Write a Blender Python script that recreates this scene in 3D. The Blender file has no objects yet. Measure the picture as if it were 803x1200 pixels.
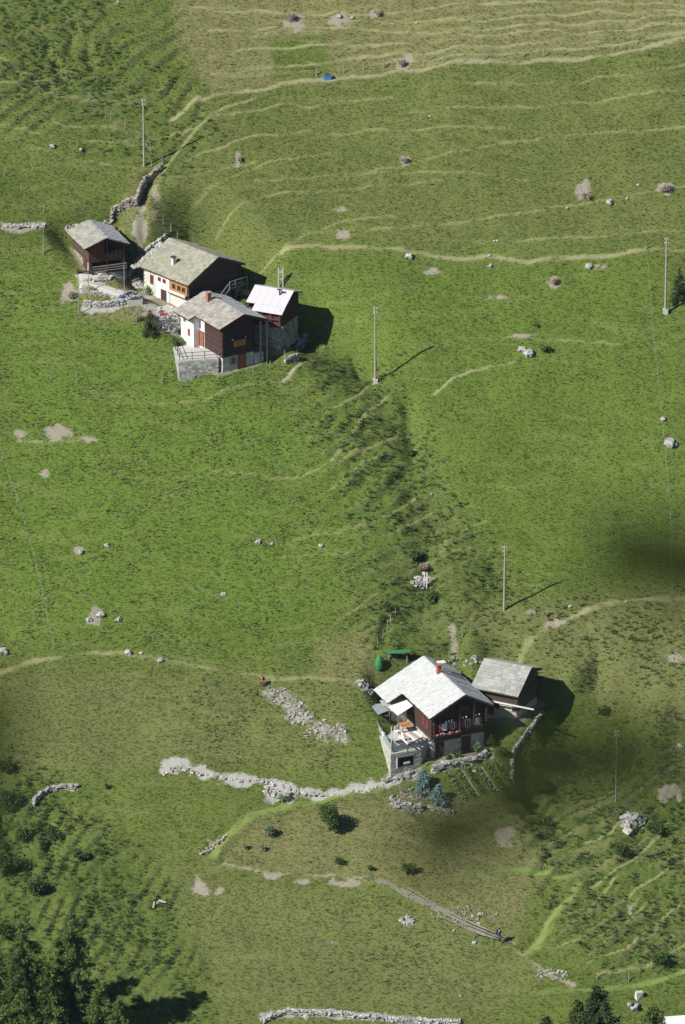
import bpy, math, random
import numpy as np
from mathutils import Vector, Matrix
random.seed(7); RNG = np.random.default_rng(11)
scene = bpy.context.scene
COL = scene.collection
R = math.radians

# ------------------------------------------------------------------ camera
PITCH = R(22.0); S0, C0 = math.sin(PITCH), math.cos(PITCH)
DIST, F = 900.0, 9000.0            # metres to the middle of the slope, focal length in photo pixels
CAMP = np.array([0.0, -DIST*C0, DIST*S0])
camd = bpy.data.cameras.new('camera'); cam = bpy.data.objects.new('camera', camd); COL.objects.link(cam)
cam.location = CAMP; cam.rotation_euler = (math.pi/2-PITCH, 0, 0)
camd.sensor_fit = 'HORIZONTAL'; camd.sensor_width = 24.0; camd.lens = 24.0*F/803
camd.clip_start = 0.5; camd.clip_end = 5000
camd.dof.use_dof = True; camd.dof.focus_distance = DIST; camd.dof.aperture_fstop = 8.5
scene.camera = cam
# ------------------------------------------------------------------ sky, sun, exposure
SUNV = Vector((-0.666, -0.400, 0.630)).normalized()
w = bpy.data.worlds.new('World'); scene.world = w; w.use_nodes = True
nt = w.node_tree; bg = nt.nodes['Background']
sky = nt.nodes.new('ShaderNodeTexSky'); sky.sky_type = 'NISHITA'; sky.sun_disc = False
sky.sun_elevation = math.asin(SUNV.z); sky.sun_rotation = math.atan2(SUNV.x, SUNV.y); sky.altitude = 1500
nt.links.new(sky.outputs[0], bg.inputs[0]); bg.inputs[1].default_value = 0.051
sl = bpy.data.lights.new('sun', 'SUN'); sun = bpy.data.objects.new('sun', sl); COL.objects.link(sun)
sl.energy = 4.9; sl.angle = R(0.5); sl.color = (1.0, 0.965, 0.91)
sun.rotation_euler = SUNV.to_track_quat('Z', 'Y').to_euler(); sun.location = (-60, -40, 90)
scene.view_settings.view_transform = 'Standard'; scene.view_settings.look = 'None'
scene.view_settings.exposure = 0.36; scene.view_settings.gamma = 1.0
scene.render.engine = 'CYCLES'

# ------------------------------------------------------------------ geometry of the view
TS = 0.532                         # mean steepness of the alp
CX, CY = 401.5, 600.0
def ray(px, py):
    x = (px-CX)/F; y = -(py-CY)/F
    return np.array([x, C0 + y*S0, -S0 + y*C0])
def project(x, y, z):
    dx = x-CAMP[0]; dy = y-CAMP[1]; dz = z-CAMP[2]
    dep = dy*C0 - dz*S0
    return CX + F*dx/dep, CY - F*(dy*S0+dz*C0)/dep
def at_z(px, py, z):
    r = ray(px, py); t = (z-CAMP[2])/r[2]; return CAMP + r*t
def base0(x, y): return TS*y
def P0(px, py):
    r = ray(px, py); t = (TS*CAMP[1]-CAMP[2])/(r[2]-TS*r[1]); return CAMP + r*t

# ------------------------------------------------------------------ noise
_T = RNG.random((256, 256)).astype(np.float32)
def vnoise(x, y):
    xi = np.floor(x).astype(np.int64); yi = np.floor(y).astype(np.int64)
    fx = x-xi; fy = y-yi; fx = fx*fx*(3-2*fx); fy = fy*fy*(3-2*fy)
    a = _T[xi & 255, yi & 255]; b = _T[(xi+1) & 255, yi & 255]; c = _T[xi & 255, (yi+1) & 255]; d = _T[(xi+1) & 255, (yi+1) & 255]
    return (a*(1-fx)+b*fx)*(1-fy)+(c*(1-fx)+d*fx)*fy - 0.5
def fbm(x, y, o=4):
    s = 0; a = 1.0
    for k in range(o):
        s = s + a*vnoise(x+17.3*k, y-9.1*k); x = x*2.03; y = y*2.03; a *= 0.5
    return s
def sstep(a, b, x):
    t = np.clip((x-a)/(b-a), 0, 1); return t*t*(3-2*t)

# ------------------------------------------------------------------ house sites (photo pixel of the near bottom corner, across-direction)
def site(px, py, vx, vy, W, L, g, gv, pad=(1.2, 1.2, 1.0, 1.0)):
    n = math.hypot(vx, vy); vx /= n; vy /= n
    p = P0(px, py)
    return dict(o=p, v=np.array([vx, vy]), u=np.array([-vy, vx]), W=W, L=L, g=g, gv=gv, pad=pad, rz=math.atan2(vy, vx))
SITES = dict(
    L=site(505.7, 888.7, .924, .383, 6.57, 10.6, .26, .04, (1.0, .4, .5, .1)),
    E=site(605.9, 843.5, .456, .89, 5.25, 5.3, .10, .0, (.6, .6, .6, .2)),
    A=site(104.5, 321, .934, .356, 4.56, 5.9, .20, .03, (.3, .5, 1.2, .1)),
    B=site(221, 364, .747, .665, 8.1, 8.1, .03, .05, (1.0, .8, .6, .1)),
    C=site(261.0, 437.5, .85, .527, 4.4, 8.1, .30, .08, (.6, .4, .2, .1)),
    D=site(329, 403, .418, .908, 5.07, 4.45, .12, .05, (.5, .6, .5, .1)))
def to_local(s, x, y):
    dx = x-s['o'][0]; dy = y-s['o'][1]
    return dx*s['v'][0]+dy*s['v'][1], dx*s['u'][0]+dy*s['u'][1]

# ------------------------------------------------------------------ terrain
XF = np.arange(-47, 47.01, 0.21); YF = np.arange(-84, 84.01, 0.23)
def grow(a, far, n): return a + (far-a)*np.linspace(0, 1, n+1)[1:]**2.4
XS = np.concatenate([grow(XF[0], -420, 22)[::-1], XF, grow(XF[-1], 420, 22)])
YS = np.concatenate([grow(YF[0], -1100, 34)[::-1], YF, grow(YF[-1], 420, 24)])
GX, GY = np.meshgrid(XS, YS, indexing='ij')
Z = base0(GX, GY)
farf = sstep(60, 200, np.abs(GX)) + sstep(90, 220, np.abs(GY))
Z = Z + 26*farf*fbm(GX/120+3, GY/120+5, 4) + 0.9*fbm(GX/17, GY/17, 3)
PX, PY = project(GX, GY, base0(GX, GY))
for s in SITES.values():
    s['z0'] = base0(s['o'][0], s['o'][1])
# ---- soft masks in ground space
def near_line(pts, wide):
    """distance (photo px on the slope) to a polyline and signed uphill offset"""
    D = np.full(GX.shape, 1e9, np.float32); SG = np.zeros(GX.shape, np.float32)
    for (ax, ay), (bx, by) in zip(pts[:-1], pts[1:]):
        m = (PX > min(ax, bx)-wide) & (PX < max(ax, bx)+wide) & (PY > min(ay, by)-wide) & (PY < max(ay, by)+wide)
        if not m.any(): continue
        x = PX[m]; y = PY[m]; dx, dy = bx-ax, by-ay; L2 = dx*dx+dy*dy+1e-9
        t = np.clip(((x-ax)*dx+(y-ay)*dy)/L2, 0, 1)
        qx = ax+t*dx; qy = ay+t*dy; d = np.hypot(x-qx, y-qy)
        old = D[m]; sel = d < old
        o2 = SG[m]; o2[sel] = (qy-y)[sel]; SG[m] = o2; old[sel] = d[sel]; D[m] = old
    return D, SG
def poly_mask(pts, soft):
    inside = np.zeros(GX.shape, bool); n = len(pts)
    for i in range(n):
        ax, ay = pts[i]; bx, by = pts[(i+1) % n]
        if ay == by: continue
        c = ((ay > PY) != (by > PY)) & (PX < (bx-ax)*(PY-ay)/(by-ay)+ax)
        inside ^= c
    D, _ = near_line(list(pts)+[pts[0]], soft*2.2)
    D = np.minimum(D, soft*2)
    return sstep(-soft, soft, np.where(inside, D, -D))
wob = 7*fbm(GX/4, GY/4, 3)
PXo, PYo = PX, PY
PX = PX + wob; PY = PY + 5.5*fbm(GX/3.6+40, GY/3.6-7, 3)
rough = np.zeros(GX.shape); dry = np.zeros(GX.shape); soil = np.zeros(GX.shape); lush = np.zeros(GX.shape); herb = np.zeros(GX.shape)
# rough ground: ravine, lower left, lower right, upper left hummocks
for pts, soft, v in [
    ([(360, 400), (450, 420), (500, 520), (545, 600), (600, 690), (560, 750), (430, 760), (455, 640), (400, 570), (380, 470)], 30, .9),
    ([(-40, 880), (40, 900), (110, 960), (190, 1050), (230, 1130), (250, 1210), (-40, 1210)], 26, .95),
    ([(610, 850), (840, 820), (840, 1150), (720, 1150), (640, 1060), (600, 960)], 26, .85),
    ([(-20, -20), (120, -20), (150, 70), (120, 150), (60, 120), (10, 110)], 22, .8),
    ([(100, 60), (190, 70), (270, 150), (230, 200), (120, 190)], 20, .45),
    ([(500, 720), (620, 700), (840, 700), (840, 820), (690, 800), (560, 770)], 26, .5)]:
    rough = np.maximum(rough, v*poly_mask(pts, soft))
for pts, soft, v in [
    ([(205, -20), (205, 50), (245, 110), (420, 92), (820, 50), (820, -20)], 14, .72),
    ([(245, 110), (420, 92), (820, 50), (820, 290), (300, 300), (190, 230)], 30, .20),
    ([(280, 960), (430, 930), (600, 940), (640, 1010), (600, 1100), (480, 1040), (260, 1012)], 20, .62),
    ([(500, 720), (840, 680), (840, 860), (700, 800)], 24, .42),
    ([(370, 750), (440, 735), (445, 800), (410, 810), (370, 795)], 12, .55),
    ([(0, 780), (420, 800), (400, 900), (200, 900), (60, 910), (0, 900)], 24, .34),
    ([(200, 1010), (520, 1060), (640, 1150), (560, 1200), (260, 1200)], 24, .36),
    ([(120, 262), (200, 262), (190, 200), (165, 200)], 10, .5),
    ([(90, 320), (160, 315), (235, 355), (215, 385), (90, 372)], 8, .65)]:
    dry = np.maximum(dry, v*poly_mask(pts, soft))
dry *= 1-.95*poly_mask([(318, 44), (382, 40), (388, 88), (320, 92)], 5)
lush = poly_mask([(-20, 300), (70, 320), (180, 390), (200, 430), (330, 450), (440, 490), (450, 640), (380, 750), (100, 760), (-20, 740)], 50)
lush = np.maximum(lush, .75*poly_mask([(330, 290), (760, 300), (820, 400), (800, 690), (600, 680), (500, 560), (440, 440), (330, 330)], 40))
herb = np.clip(poly_mask([(-20, 270), (70, 320), (180, 400), (400, 470), (440, 700), (360, 780), (-20, 760)], 40)*(.55+1.2*fbm(GX/5, GY/5)) + .9*poly_mask([(180, 760), (420, 790), (450, 870), (400, 910), (200, 880)], 24)
       + .7*poly_mask([(390, 1030), (560, 1090), (560, 1170), (400, 1180)], 24), 0, 1)
# ---- pads for the houses
def pad_height(s, x, y):
    a, b = to_local(s, x, y)
    return s['z0'] + s['g']*b + s['gv']*a, a, b
for k, s in SITES.items():
    h, a, b = pad_height(s, GX, GY); l, r, f, bk = s['pad']
    ks = .5 if k == 'B' else .75
    d = np.hypot(np.maximum(0, np.maximum(-l-a, (a-s['W']-r)*ks)), np.maximum(0, np.maximum(-f-b, (b-s['L']-bk)*ks)))
    wgt = 1-sstep(0.0, 3.4, d)
    h = np.where(b < 0, np.maximum(h, s['z0']-.05), h)
    Z = np.where(wgt > 0, Z*(1-wgt)+np.minimum(Z+.0, h)*wgt if k in 'LBDE' else Z*(1-wgt)+h*wgt, Z)
padw = np.zeros(GX.shape)
for s in SITES.values():
    a, b = to_local(s, GX, GY); l, r, f, bk = s['pad']
    d = np.maximum(np.maximum(-l-a, a-s['W']-r), np.maximum(-f-b, b-s['L']-bk)); padw = np.maximum(padw, 1-sstep(-.2, .9, d))
soil = np.maximum(soil, .45*padw)
# ground beside the lower barn drops behind its retaining wall
dropm = poly_mask([(604, 925), (606, 882), (630, 857), (647, 832), (655, 795), (700, 775), (745, 800), (740, 890), (650, 950)], 7)
dropm2 = poly_mask([(604, 935), (606, 882), (640, 845), (655, 795), (700, 775), (755, 800), (750, 900), (650, 970)], 26)
Z -= 1.2*dropm + 2.0*dropm2
Dn, _ = near_line([(352, 365), (395, 385), (425, 405)], 140); Z -= 2.1*np.exp(-(Dn/34)**2)
# ---- benches: paths and cattle tracks
trod = np.zeros(GX.shape)
bright = np.zeros(GX.shape)
def track(pts, wpx, col=.6, bare=.0, amp=1.0, green=0):
    global Z, dry, soil, trod, bright
    wpx = wpx*(1.2 if wpx > 3.4 else .9); col = min(1, col*(1.45 if wpx > 3.4 else 1.05))
    _n = len(pts); pts = [tuple(p) for a_, b_ in zip(pts[:-1], pts[1:]) for p in [(a_[0]+(b_[0]-a_[0])*f_, a_[1]+(b_[1]-a_[1])*f_) for f_ in (0, .5)]]+[pts[-1]]
    D, SG = near_line(pts, wpx*5)
    f = 1-sstep(wpx*.6, wpx*2.2, D)
    off = np.clip(SG, -wpx*1.3, wpx*1.3)*0.1*TS/0.87
    Z = Z - off*f*min(amp, 1.2)*.62
    c = (1-sstep(wpx*.4, wpx*1.1, D))*np.clip(.85+1.1*fbm(GX/2.3, GY/1.6, 2), 0, 1)
    if green: bright = np.maximum(bright, green*c); dry = dry*(1-.9*c); return
    trod = np.maximum(trod, col*c); dry = np.maximum(dry, col*c); soil = np.maximum(soil, bare*c)
T = track
T([(200, 140), (222, 122), (260, 108), (330, 98), (400, 90), (460, 82), (560, 76), (650, 72), (720, 62), (810, 42)], 3.5, 1, .34, 1.1)
for pts in [[(245, 35), (330, 28), (420, 33), (520, 40), (640, 30), (810, 14)], [(245, 60), (310, 52), (420, 52), (560, 44), (660, 36), (810, 26)],
            [(245, 85), (310, 78), (400, 72), (430, 62), (560, 58), (700, 45)], [(230, 10), (420, 14), (560, 6), (810, 2)],
            [(400, 22), (560, 26), (700, 14), (810, 10)], [(440, 70), (560, 68), (690, 54), (810, 36)]]:
    T(pts, 2.6, 1, .25)
for pts in [[(400, 205), (470, 190), (560, 172), (640, 160), (720, 157), (810, 150)], [(300, 212), (380, 200), (470, 200), (560, 205), (620, 212)],
            [(250, 245), (330, 225), (440, 215), (520, 212)], [(350, 275), (430, 272), (510, 262), (590, 253), (640, 246), (690, 236), (760, 226), (810, 217)],
            [(600, 283), (690, 278), (760, 270), (810, 270)], [(215, 190), (290, 160), (340, 150), (470, 150), (600, 150)],
            [(225, 225), (280, 205), (330, 185), (390, 175)], [(210, 160), (260, 135), (330, 122), (460, 110)],
            [(480, 130), (600, 128), (700, 118), (810, 105)], [(560, 100), (660, 98), (760, 84), (810, 76)]]:
    T(pts, 2.2, .55, .1, .9)
T([(330, 290), (400, 292), (470, 292), (520, 298), (570, 299), (620, 304), (690, 300), (760, 294), (810, 292)], 3.6, .85, .3)
T([(590, 396), (640, 399), (690, 402), (730, 403)], 2, .6, .15); T([(505, 460), (530, 443), (560, 432), (600, 428)], 2.6, .7, .3)
T([(250, 556), (310, 557), (353, 558), (370, 550), (390, 535), (410, 510), (421, 492), (436, 478), (455, 460)], 2.8, .55, .1); T([(330, 650), (410, 647)], 2, .5, .2)
T([(20, 515), (60, 518), (105, 515)], 2.5, .5, .4); T([(100, 470), (240, 470), (300, 448), (345, 445)], 2.2, .4, .1)
T([(330, 448), (345, 432), (362, 412)], 3.4, .9, .8)
T([(390, 735), (430, 700), (500, 650), (560, 640), (600, 640)], 2.5, .3); 
T([(390, 541), (420, 528), (450, 515), (464, 504)], 2.8, .4); T([(380, 480), (425, 455), (440, 440)], 2.4, .4); T([(360, 510), (410, 500), (450, 480)], 2.2, .4)
T([(380, 577), (408, 553), (430, 540), (457, 529)], 2.8, .4); T([(345, 630), (400, 618), (440, 603), (480, 580), (492, 571)], 2.8, .45); T([(452, 624), (480, 607), (507, 591)], 2.8, .45); T([(520, 640), (545, 618), (570, 606)], 2.4, .35); T([(440, 668), (470, 655), (490, 640)], 2.4, .35)
T([(248, 1003), (262, 982), (290, 958), (340, 942), (400, 934), (460, 920), (500, 912)], 6, 1, .0, 1.5, green=.9)
T([(262, 1012), (300, 1020), (370, 1022), (440, 1028)], 3.2, .8, .5)
T([(440, 1028), (480, 1048), (530, 1070), (583, 1098), (600, 1104)], 4, .9, 1.0, 1.3)
T([(600, 1112), (622, 1128), (645, 1145), (672, 1155)], 3.0, .9, .7)
T([(545, 1022), (600, 1022), (650, 1026), (676, 1031), (668, 1052), (642, 1088), (618, 1120)], 5.2, 1, .05, 1.0, green=1)
T([(640, 1162), (700, 1163), (745, 1158), (810, 1140)], 4.6, 1, 0, 1.4, green=.8)
T([(455, 935), (500, 965), (560, 975), (620, 950), (655, 915)], 4, 1, 0, 1.2, green=.4)
T([(480, 985), (520, 1000), (548, 1022)], 2.4, .5)
T([(190, 205), (210, 175), (235, 150), (262, 128), (300, 112)], 3, .6, .1, 1.6)
T([(300, 300), (345, 280), (400, 262), (470, 250)], 3, .55, .1, 1.5)
T([(200, 210), (250, 200), (300, 190)], 2.4, .5); T([(-10, 95), (70, 112), (140, 118), (190, 105)], 2.6, .5)
for pts in [[(620, 1115), (690, 1102), (730, 1085), (755, 1062)], [(690, 1130), (735, 1118), (765, 1095), (800, 1065)], [(700, 1146), (760, 1136), (800, 1110)],
            [(640, 1080), (690, 1062), (720, 1030)], [(690, 1040), (740, 1010), (780, 960)], [(640, 1000), (700, 985), (740, 950)], [(720, 1060), (770, 1030), (805, 1000)]]:
    T(pts, 2.6, .6, .15, 1.5)
T([(610, 760), (640, 738), (690, 714), (740, 706), (810, 700)], 4.5, .8, .25); T([(-10, 788), (40, 774), (110, 768), (200, 775), (330, 792), (420, 800)], 3.5, .45, .12)
for pts in [[(-10, 120), (60, 145), (150, 150)], [(-10, 145), (80, 162), (160, 168), (230, 150)], [(40, 175), (100, 190), (170, 200)], [(-10, 60), (30, 90), (70, 100)]]: T(pts, 2.4, .55, .05)
# little terraces trodden by cattle
def terracettes(mask, ang, sp, amp, ct=.75, wv=1.3, bo=0):
    global Z, dry, trod
    ca, sa = math.cos(R(ang)), math.sin(R(ang))
    q = (PXo*sa + PYo*ca)/sp + wv*fbm(GX/11, GY/11, 2) ; fr = q-np.floor(q)
    saw = np.where(fr < .72, fr/.72, (1-fr)/.28) - .5
    brk = sstep(-.12-bo, .2-bo, fbm(GX/5.3+9, GY/3.3, 2))
    Z = Z + amp*saw*mask*brk
    ln_ = mask*brk*(1-sstep(.05, .2, np.abs(fr-.80))); dry = np.maximum(dry, ct*ln_); trod = np.maximum(trod, ct*.75*ln_)
m_r = poly_mask([(600, 900), (810, 880), (810, 1170), (640, 1100)], 30); terracettes(m_r, 35, 21, .62, .36, 1.5, .2)
m_g = poly_mask([(350, 400), (450, 430), (500, 520), (570, 620), (560, 750), (440, 760), (390, 620), (350, 500)], 32); terracettes(m_g, 27, 19, .58, .16, 1.8, .3)
m_t = poly_mask([(190, 90), (830, 40), (830, 300), (300, 300)], 25); terracettes(m_t, 7, 21, .20, .14, 1.4, -.05)
m_d = poly_mask([(205, -20), (830, -20), (830, 50), (240, 105)], 12); terracettes(m_d, 6, 12, .17, .5, 1.1, .05)
m_l = poly_mask([(-20, 900), (120, 960), (220, 1060), (240, 1150), (-20, 1180)], 25); terracettes(m_l, 55, 17, .46, .15, 1.8, .2)
m_u = poly_mask([(-20, -20), (190, -20), (250, 140), (170, 190), (-20, 150)], 25); terracettes(m_u, 28, 20, .55, .18, 1.8, .3)
m_a = np.clip(1-m_r-m_g-m_t-m_l-m_u-m_d, 0, 1); terracettes(m_a*(PYo > -50)*(PYo < 1250), -3, 23, .05, .12)
# ravine and small dark cuts
for pts, wp, dp in [([(372, 398), (420, 425), (462, 470), (480, 510), (486, 560), (505, 600), (498, 660), (494, 735)], 26, .8),
                    ([(478, 470), (484, 500), (484, 528)], 9, .55), ([(412, 395), (425, 425)], 6, .55), ([(455, 720), (452, 745)], 6, .5),
                    ([(178, 205), (166, 236), (170, 262)], 7, .7), ([(700, 965), (745, 975)], 8, .7), ([(735, 1060), (732, 1072)], 6, .6),
                    ([(0, 930), (10, 980), (18, 1000)], 12, 1.0), ([(58, 965), (62, 1000)], 8, .8), ([(28, 965), (26, 1010)], 7, .6),
                    ([(82, 38), (84, 60)], 5, .6), ([(104, 60), (110, 75)], 6, .6), ([(66, 70), (74, 92)], 5, .5), ([(60, 50), (56, 66)], 5, .4), ([(222, 240), (228, 256)], 4, .35),
                    ([(305, 288), (330, 276), (350, 272)], 7, .5), ([(20, 1090), (28, 1110)], 8, .6), ([(100, 175), (125, 168)], 5, .5)]:
    D, _ = near_line(pts, wp*3); Z -= dp*np.exp(-(D/wp)**2)
# general unevenness
Z += rough*(.36*fbm(GX/2.6, GY/2.6, 4)+.34*np.abs(fbm(GX/1.0, GY/1.0, 2)))*(1-.8*padw) + (.05+.02*herb)*fbm(GX/.55, GY/.55, 2)*(1-padw) + .22*fbm(GX/4.1, GY/4.1, 3)*(1-.85*padw)
# bare scars
greyz = np.zeros(GX.shape)
for x, y, rx, ry, v in [(70, 508, 14, 9, 1), (100, 514, 9, 4, .8), (24, 507, 7, 4, .7), (50, 553, 6, 5, .7), (110, 724, 15, 10, .7), (95, 647, 6, 6, .9), (230, 1036, 14, 11, 1), (258, 1044, 7, 5, .9),
                        (252, 996, 9, 14, .8), (340, 24, 13, 10, .9), (397, 22, 12, 7, .9), (443, 13, 7, 7, .8), (472, 70, 9, 9, .9), (686, 222, 7, 10, .7), (779, 218, 10, 9, .9), (650, 329, 7, 6, 1),
                        (508, 316, 13, 4, .9), (606, 394, 13, 4, .9), (583, 344, 11, 4, .7), (281, 185, 5, 9, .8), (398, 247, 14, 5, .5), (404, 279, 8, 5, .8), (655, 730, 16, 8, .9), (625, 722, 8, 5, .7),
                        (784, 928, 14, 12, .9), (596, 984, 18, 9, .8), (165, 262, 8, 34, .8), (182, 225, 5, 20, .6), (25, 265, 26, 4, .8), (480, 1078, 9, 7, .5), (735, 1065, 5, 6, .8), (80, 345, 9, 12, .9),
                        (330, 818, 10, 10, .7), (352, 838, 12, 12, .7), (380, 858, 20, 9, .6), (405, 870, 9, 6, .5), (320, 1024, 9, 4, .9), (355, 1030, 12, 5, .8), (400, 1034, 26, 4, .8), (700, 310, 12, 4, .5),
                        (497, 672, 12, 8, .6), (530, 742, 6, 18, .6), (790, 772, 14, 6, .5), (475, 185, 7, 9, .6), (250, 440, 6, 3, .6), (380, 1108, 20, 5, .3), (740, 1118, 7, 4, .6)]:
    d = np.hypot((PX-x)/rx, (PY-y)/ry); soil = np.maximum(soil, v*(1-sstep(.5, 1.15, d+1.3*fbm(GX/1.1, GY/1.1, 3))))
for pts_, w_, v_ in (([(193, 907), (206, 899), (240, 908), (285, 915), (330, 922), (375, 931), (425, 926), (470, 914)], 8, .95), ([(312, 927), (340, 932)], 10, .8), ([(316, 806), (335, 822), (352, 838), (372, 852), (402, 868)], 13, .42), ([(308, 1197), (335, 1189), (400, 1190), (480, 1198)], 6, .7), ([(508, 905), (538, 896), (572, 886)], 8, .5), ([(452, 918), (490, 906)], 10, .6), ([(95, 336), (122, 341), (146, 350)], 7, .95), ([(98, 360), (130, 361), (168, 353)], 6, .9), ([(95, 327), (148, 323)], 7, .95), ([(178, 360), (215, 372)], 9, .9), ([(150, 335), (168, 330)], 8, .8), ([(510, 893), (540, 888), (570, 880)], 6, .6)):
    D, _ = near_line(pts_, w_*3); stone_ = v_*(1-sstep(w_*.4, w_*1.1, D+w_*1.0*fbm(GX/1.0, GY/1.0, 3))); soil = np.maximum(soil, stone_); greyz = np.maximum(greyz, stone_)
gp = poly_mask([(0, 262), (52, 262), (50, 271), (20, 272), (0, 268)], 3); soil = np.maximum(soil, gp)
yard = np.maximum.reduce([poly_mask([(92, 330), (145, 322), (165, 332), (168, 352), (140, 358), (95, 352)], 4)*.0,
                          poly_mask([(180, 352), (222, 366), (226, 386), (200, 392), (165, 372)], 3)])
soil = np.maximum(soil, yard*.9)
NXg, NYg = GX.shape
def ground(x, y):
    i = int(np.searchsorted(XS, x)-1); j = int(np.searchsorted(YS, y)-1)
    i = min(max(i, 0), NXg-2); j = min(max(j, 0), NYg-2)
    fx = (x-XS[i])/(XS[i+1]-XS[i]); fy = (y-YS[j])/(YS[j+1]-YS[j])
    return float((Z[i, j]*(1-fx)+Z[i+1, j]*fx)*(1-fy)+(Z[i, j+1]*(1-fx)+Z[i+1, j+1]*fx)*fy)
def G(px, py):
    """the ground point seen at a photo pixel"""
    r = ray(px, py); p = P0(px, py); t = (p[1]-CAMP[1])/r[1] - 9
    while True:
        q = CAMP + r*t
        if q[2] <= ground(q[0], q[1]) or t > 1400: return Vector((q[0], q[1], ground(q[0], q[1])))
        t += .08
def pxm(p):   # photo pixels per metre at a point
    return F/((p[1]-CAMP[1])*C0-(p[2]-CAMP[2])*S0)

# ------------------------------------------------------------------ materials
MATS = {}
def newmat(name):
    m = bpy.data.materials.new(name); m.use_nodes = True; MATS[name] = m
    return m, m.node_tree, m.node_tree.nodes['Principled BSDF']
def N(nt, t, **kw):
    n = nt.nodes.new(t)
    for k, v in kw.items():
        if isinstance(v, dict):
            for kk, vv in v.items(): n.inputs[kk].default_value = vv
        else: setattr(n, k, v)
    return n
def mixc(nt, a, b, fac, mode='MIX'):
    m = N(nt, 'ShaderNodeMix', data_type='RGBA', blend_type=mode)
    for sock, v in ((m.inputs[0], fac), (m.inputs[6], a), (m.inputs[7], b)):
        if isinstance(v, bpy.types.NodeSocket): nt.links.new(v, sock)
        elif isinstance(v, (int, float)): sock.default_value = v
        else: sock.default_value = (*v, 1)
    return m.outputs[2]
def ramp(nt, f, a, b, lo=0., hi=1.):
    m = N(nt, 'ShaderNodeMapRange', clamp=True); nt.links.new(f, m.inputs[0])
    m.inputs[1].default_value = a; m.inputs[2].default_value = b; m.inputs[3].default_value = lo; m.inputs[4].default_value = hi
    return m.outputs[0]
def noise(nt, scale, detail=4, rough_=.6, vec=None, sc=None):
    n = N(nt, 'ShaderNodeTexNoise'); n.inputs['Scale'].default_value = scale; n.inputs['Detail'].default_value = detail; n.inputs['Roughness'].default_value = rough_
    if vec is None: vec = N(nt, 'ShaderNodeNewGeometry').outputs['Position']
    if sc:
        mp = N(nt, 'ShaderNodeMapping'); mp.inputs['Scale'].default_value = sc; nt.links.new(vec, mp.inputs[0]); vec = mp.outputs[0]
    nt.links.new(vec, n.inputs['Vector']); return n.outputs['Fac']
def math_(nt, op, a, b=None):
    m = N(nt, 'ShaderNodeMath', operation=op)
    for i, v in enumerate((a, b)):
        if v is None: continue
        if isinstance(v, bpy.types.NodeSocket): nt.links.new(v, m.inputs[i])
        else: m.inputs[i].default_value = v
    return m.outputs[0]
def bump(nt, bsdf, h, strength, dist):
    b = N(nt, 'ShaderNodeBump'); b.inputs['Strength'].default_value = strength; b.inputs['Distance'].default_value = dist
    nt.links.new(h, b.inputs['Height']); nt.links.new(b.outputs[0], bsdf.inputs['Normal'])
def attr(nt, name, typ='GEOMETRY'):
    a = N(nt, 'ShaderNodeAttribute'); a.attribute_name = name; a.attribute_type = typ; return a.outputs['Fac']

def ground_mat():
    m, nt, b = newmat('alpine_turf')
    big = noise(nt, .11, 5, .65); mid = noise(nt, .9, 5, .7); fine = noise(nt, 5.5, 4, .75)
    c = mixc(nt, (.092, .128, .028), (.124, .158, .036), ramp(nt, big, .38, .62))
    c = mixc(nt, c, (.070, .100, .022), ramp(nt, mid, .50, .75, 0, .35))
    c = mixc(nt, c, (.19, .20, .062), ramp(nt, fine, .56, .74, 0, .7))
    c = mixc(nt, c, (.116, .182, .030), math_(nt, 'MULTIPLY', attr(nt, 'lush'), .75))
    c = mixc(nt, c, (.075, .112, .026), math_(nt, 'MULTIPLY', attr(nt, 'rough'), ramp(nt, mid, .36, .62, .2, .9)))
    d = math_(nt, 'MULTIPLY', attr(nt, 'dry'), ramp(nt, noise(nt, 1.7, 5, .75), .30, .62, .35, 1.15))
    c = mixc(nt, c, mixc(nt, (.185, .175, .078), (.245, .210, .110), mid), d)
    c = mixc(nt, c, (.285, .295, .135), math_(nt, 'MULTIPLY', attr(nt, 'trod'), .8))
    c = mixc(nt, c, (.180, .240, .066), math_(nt, 'MULTIPLY', attr(nt, 'bright'), 1.0))
    sf = math_(nt, 'MULTIPLY', attr(nt, 'soil'), ramp(nt, noise(nt, 3.2, 5, .8), .34, .56, .1, 1.3))
    c = mixc(nt, c, mixc(nt, mixc(nt, (.19, .165, .12), (.38, .35, .285), fine), mixc(nt, (.24, .24, .22), (.50, .49, .46), fine), attr(nt, 'greyz')), ramp(nt, sf, .12, .6))
    nt.links.new(c, b.inputs['Base Color']); b.inputs['Roughness'].default_value = .95; b.inputs['Specular IOR Level'].default_value = .1
    h = math_(nt, 'ADD', math_(nt, 'MULTIPLY', fine, .6), mid)
    bump(nt, b, h, .6, .13)
    return m
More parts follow.
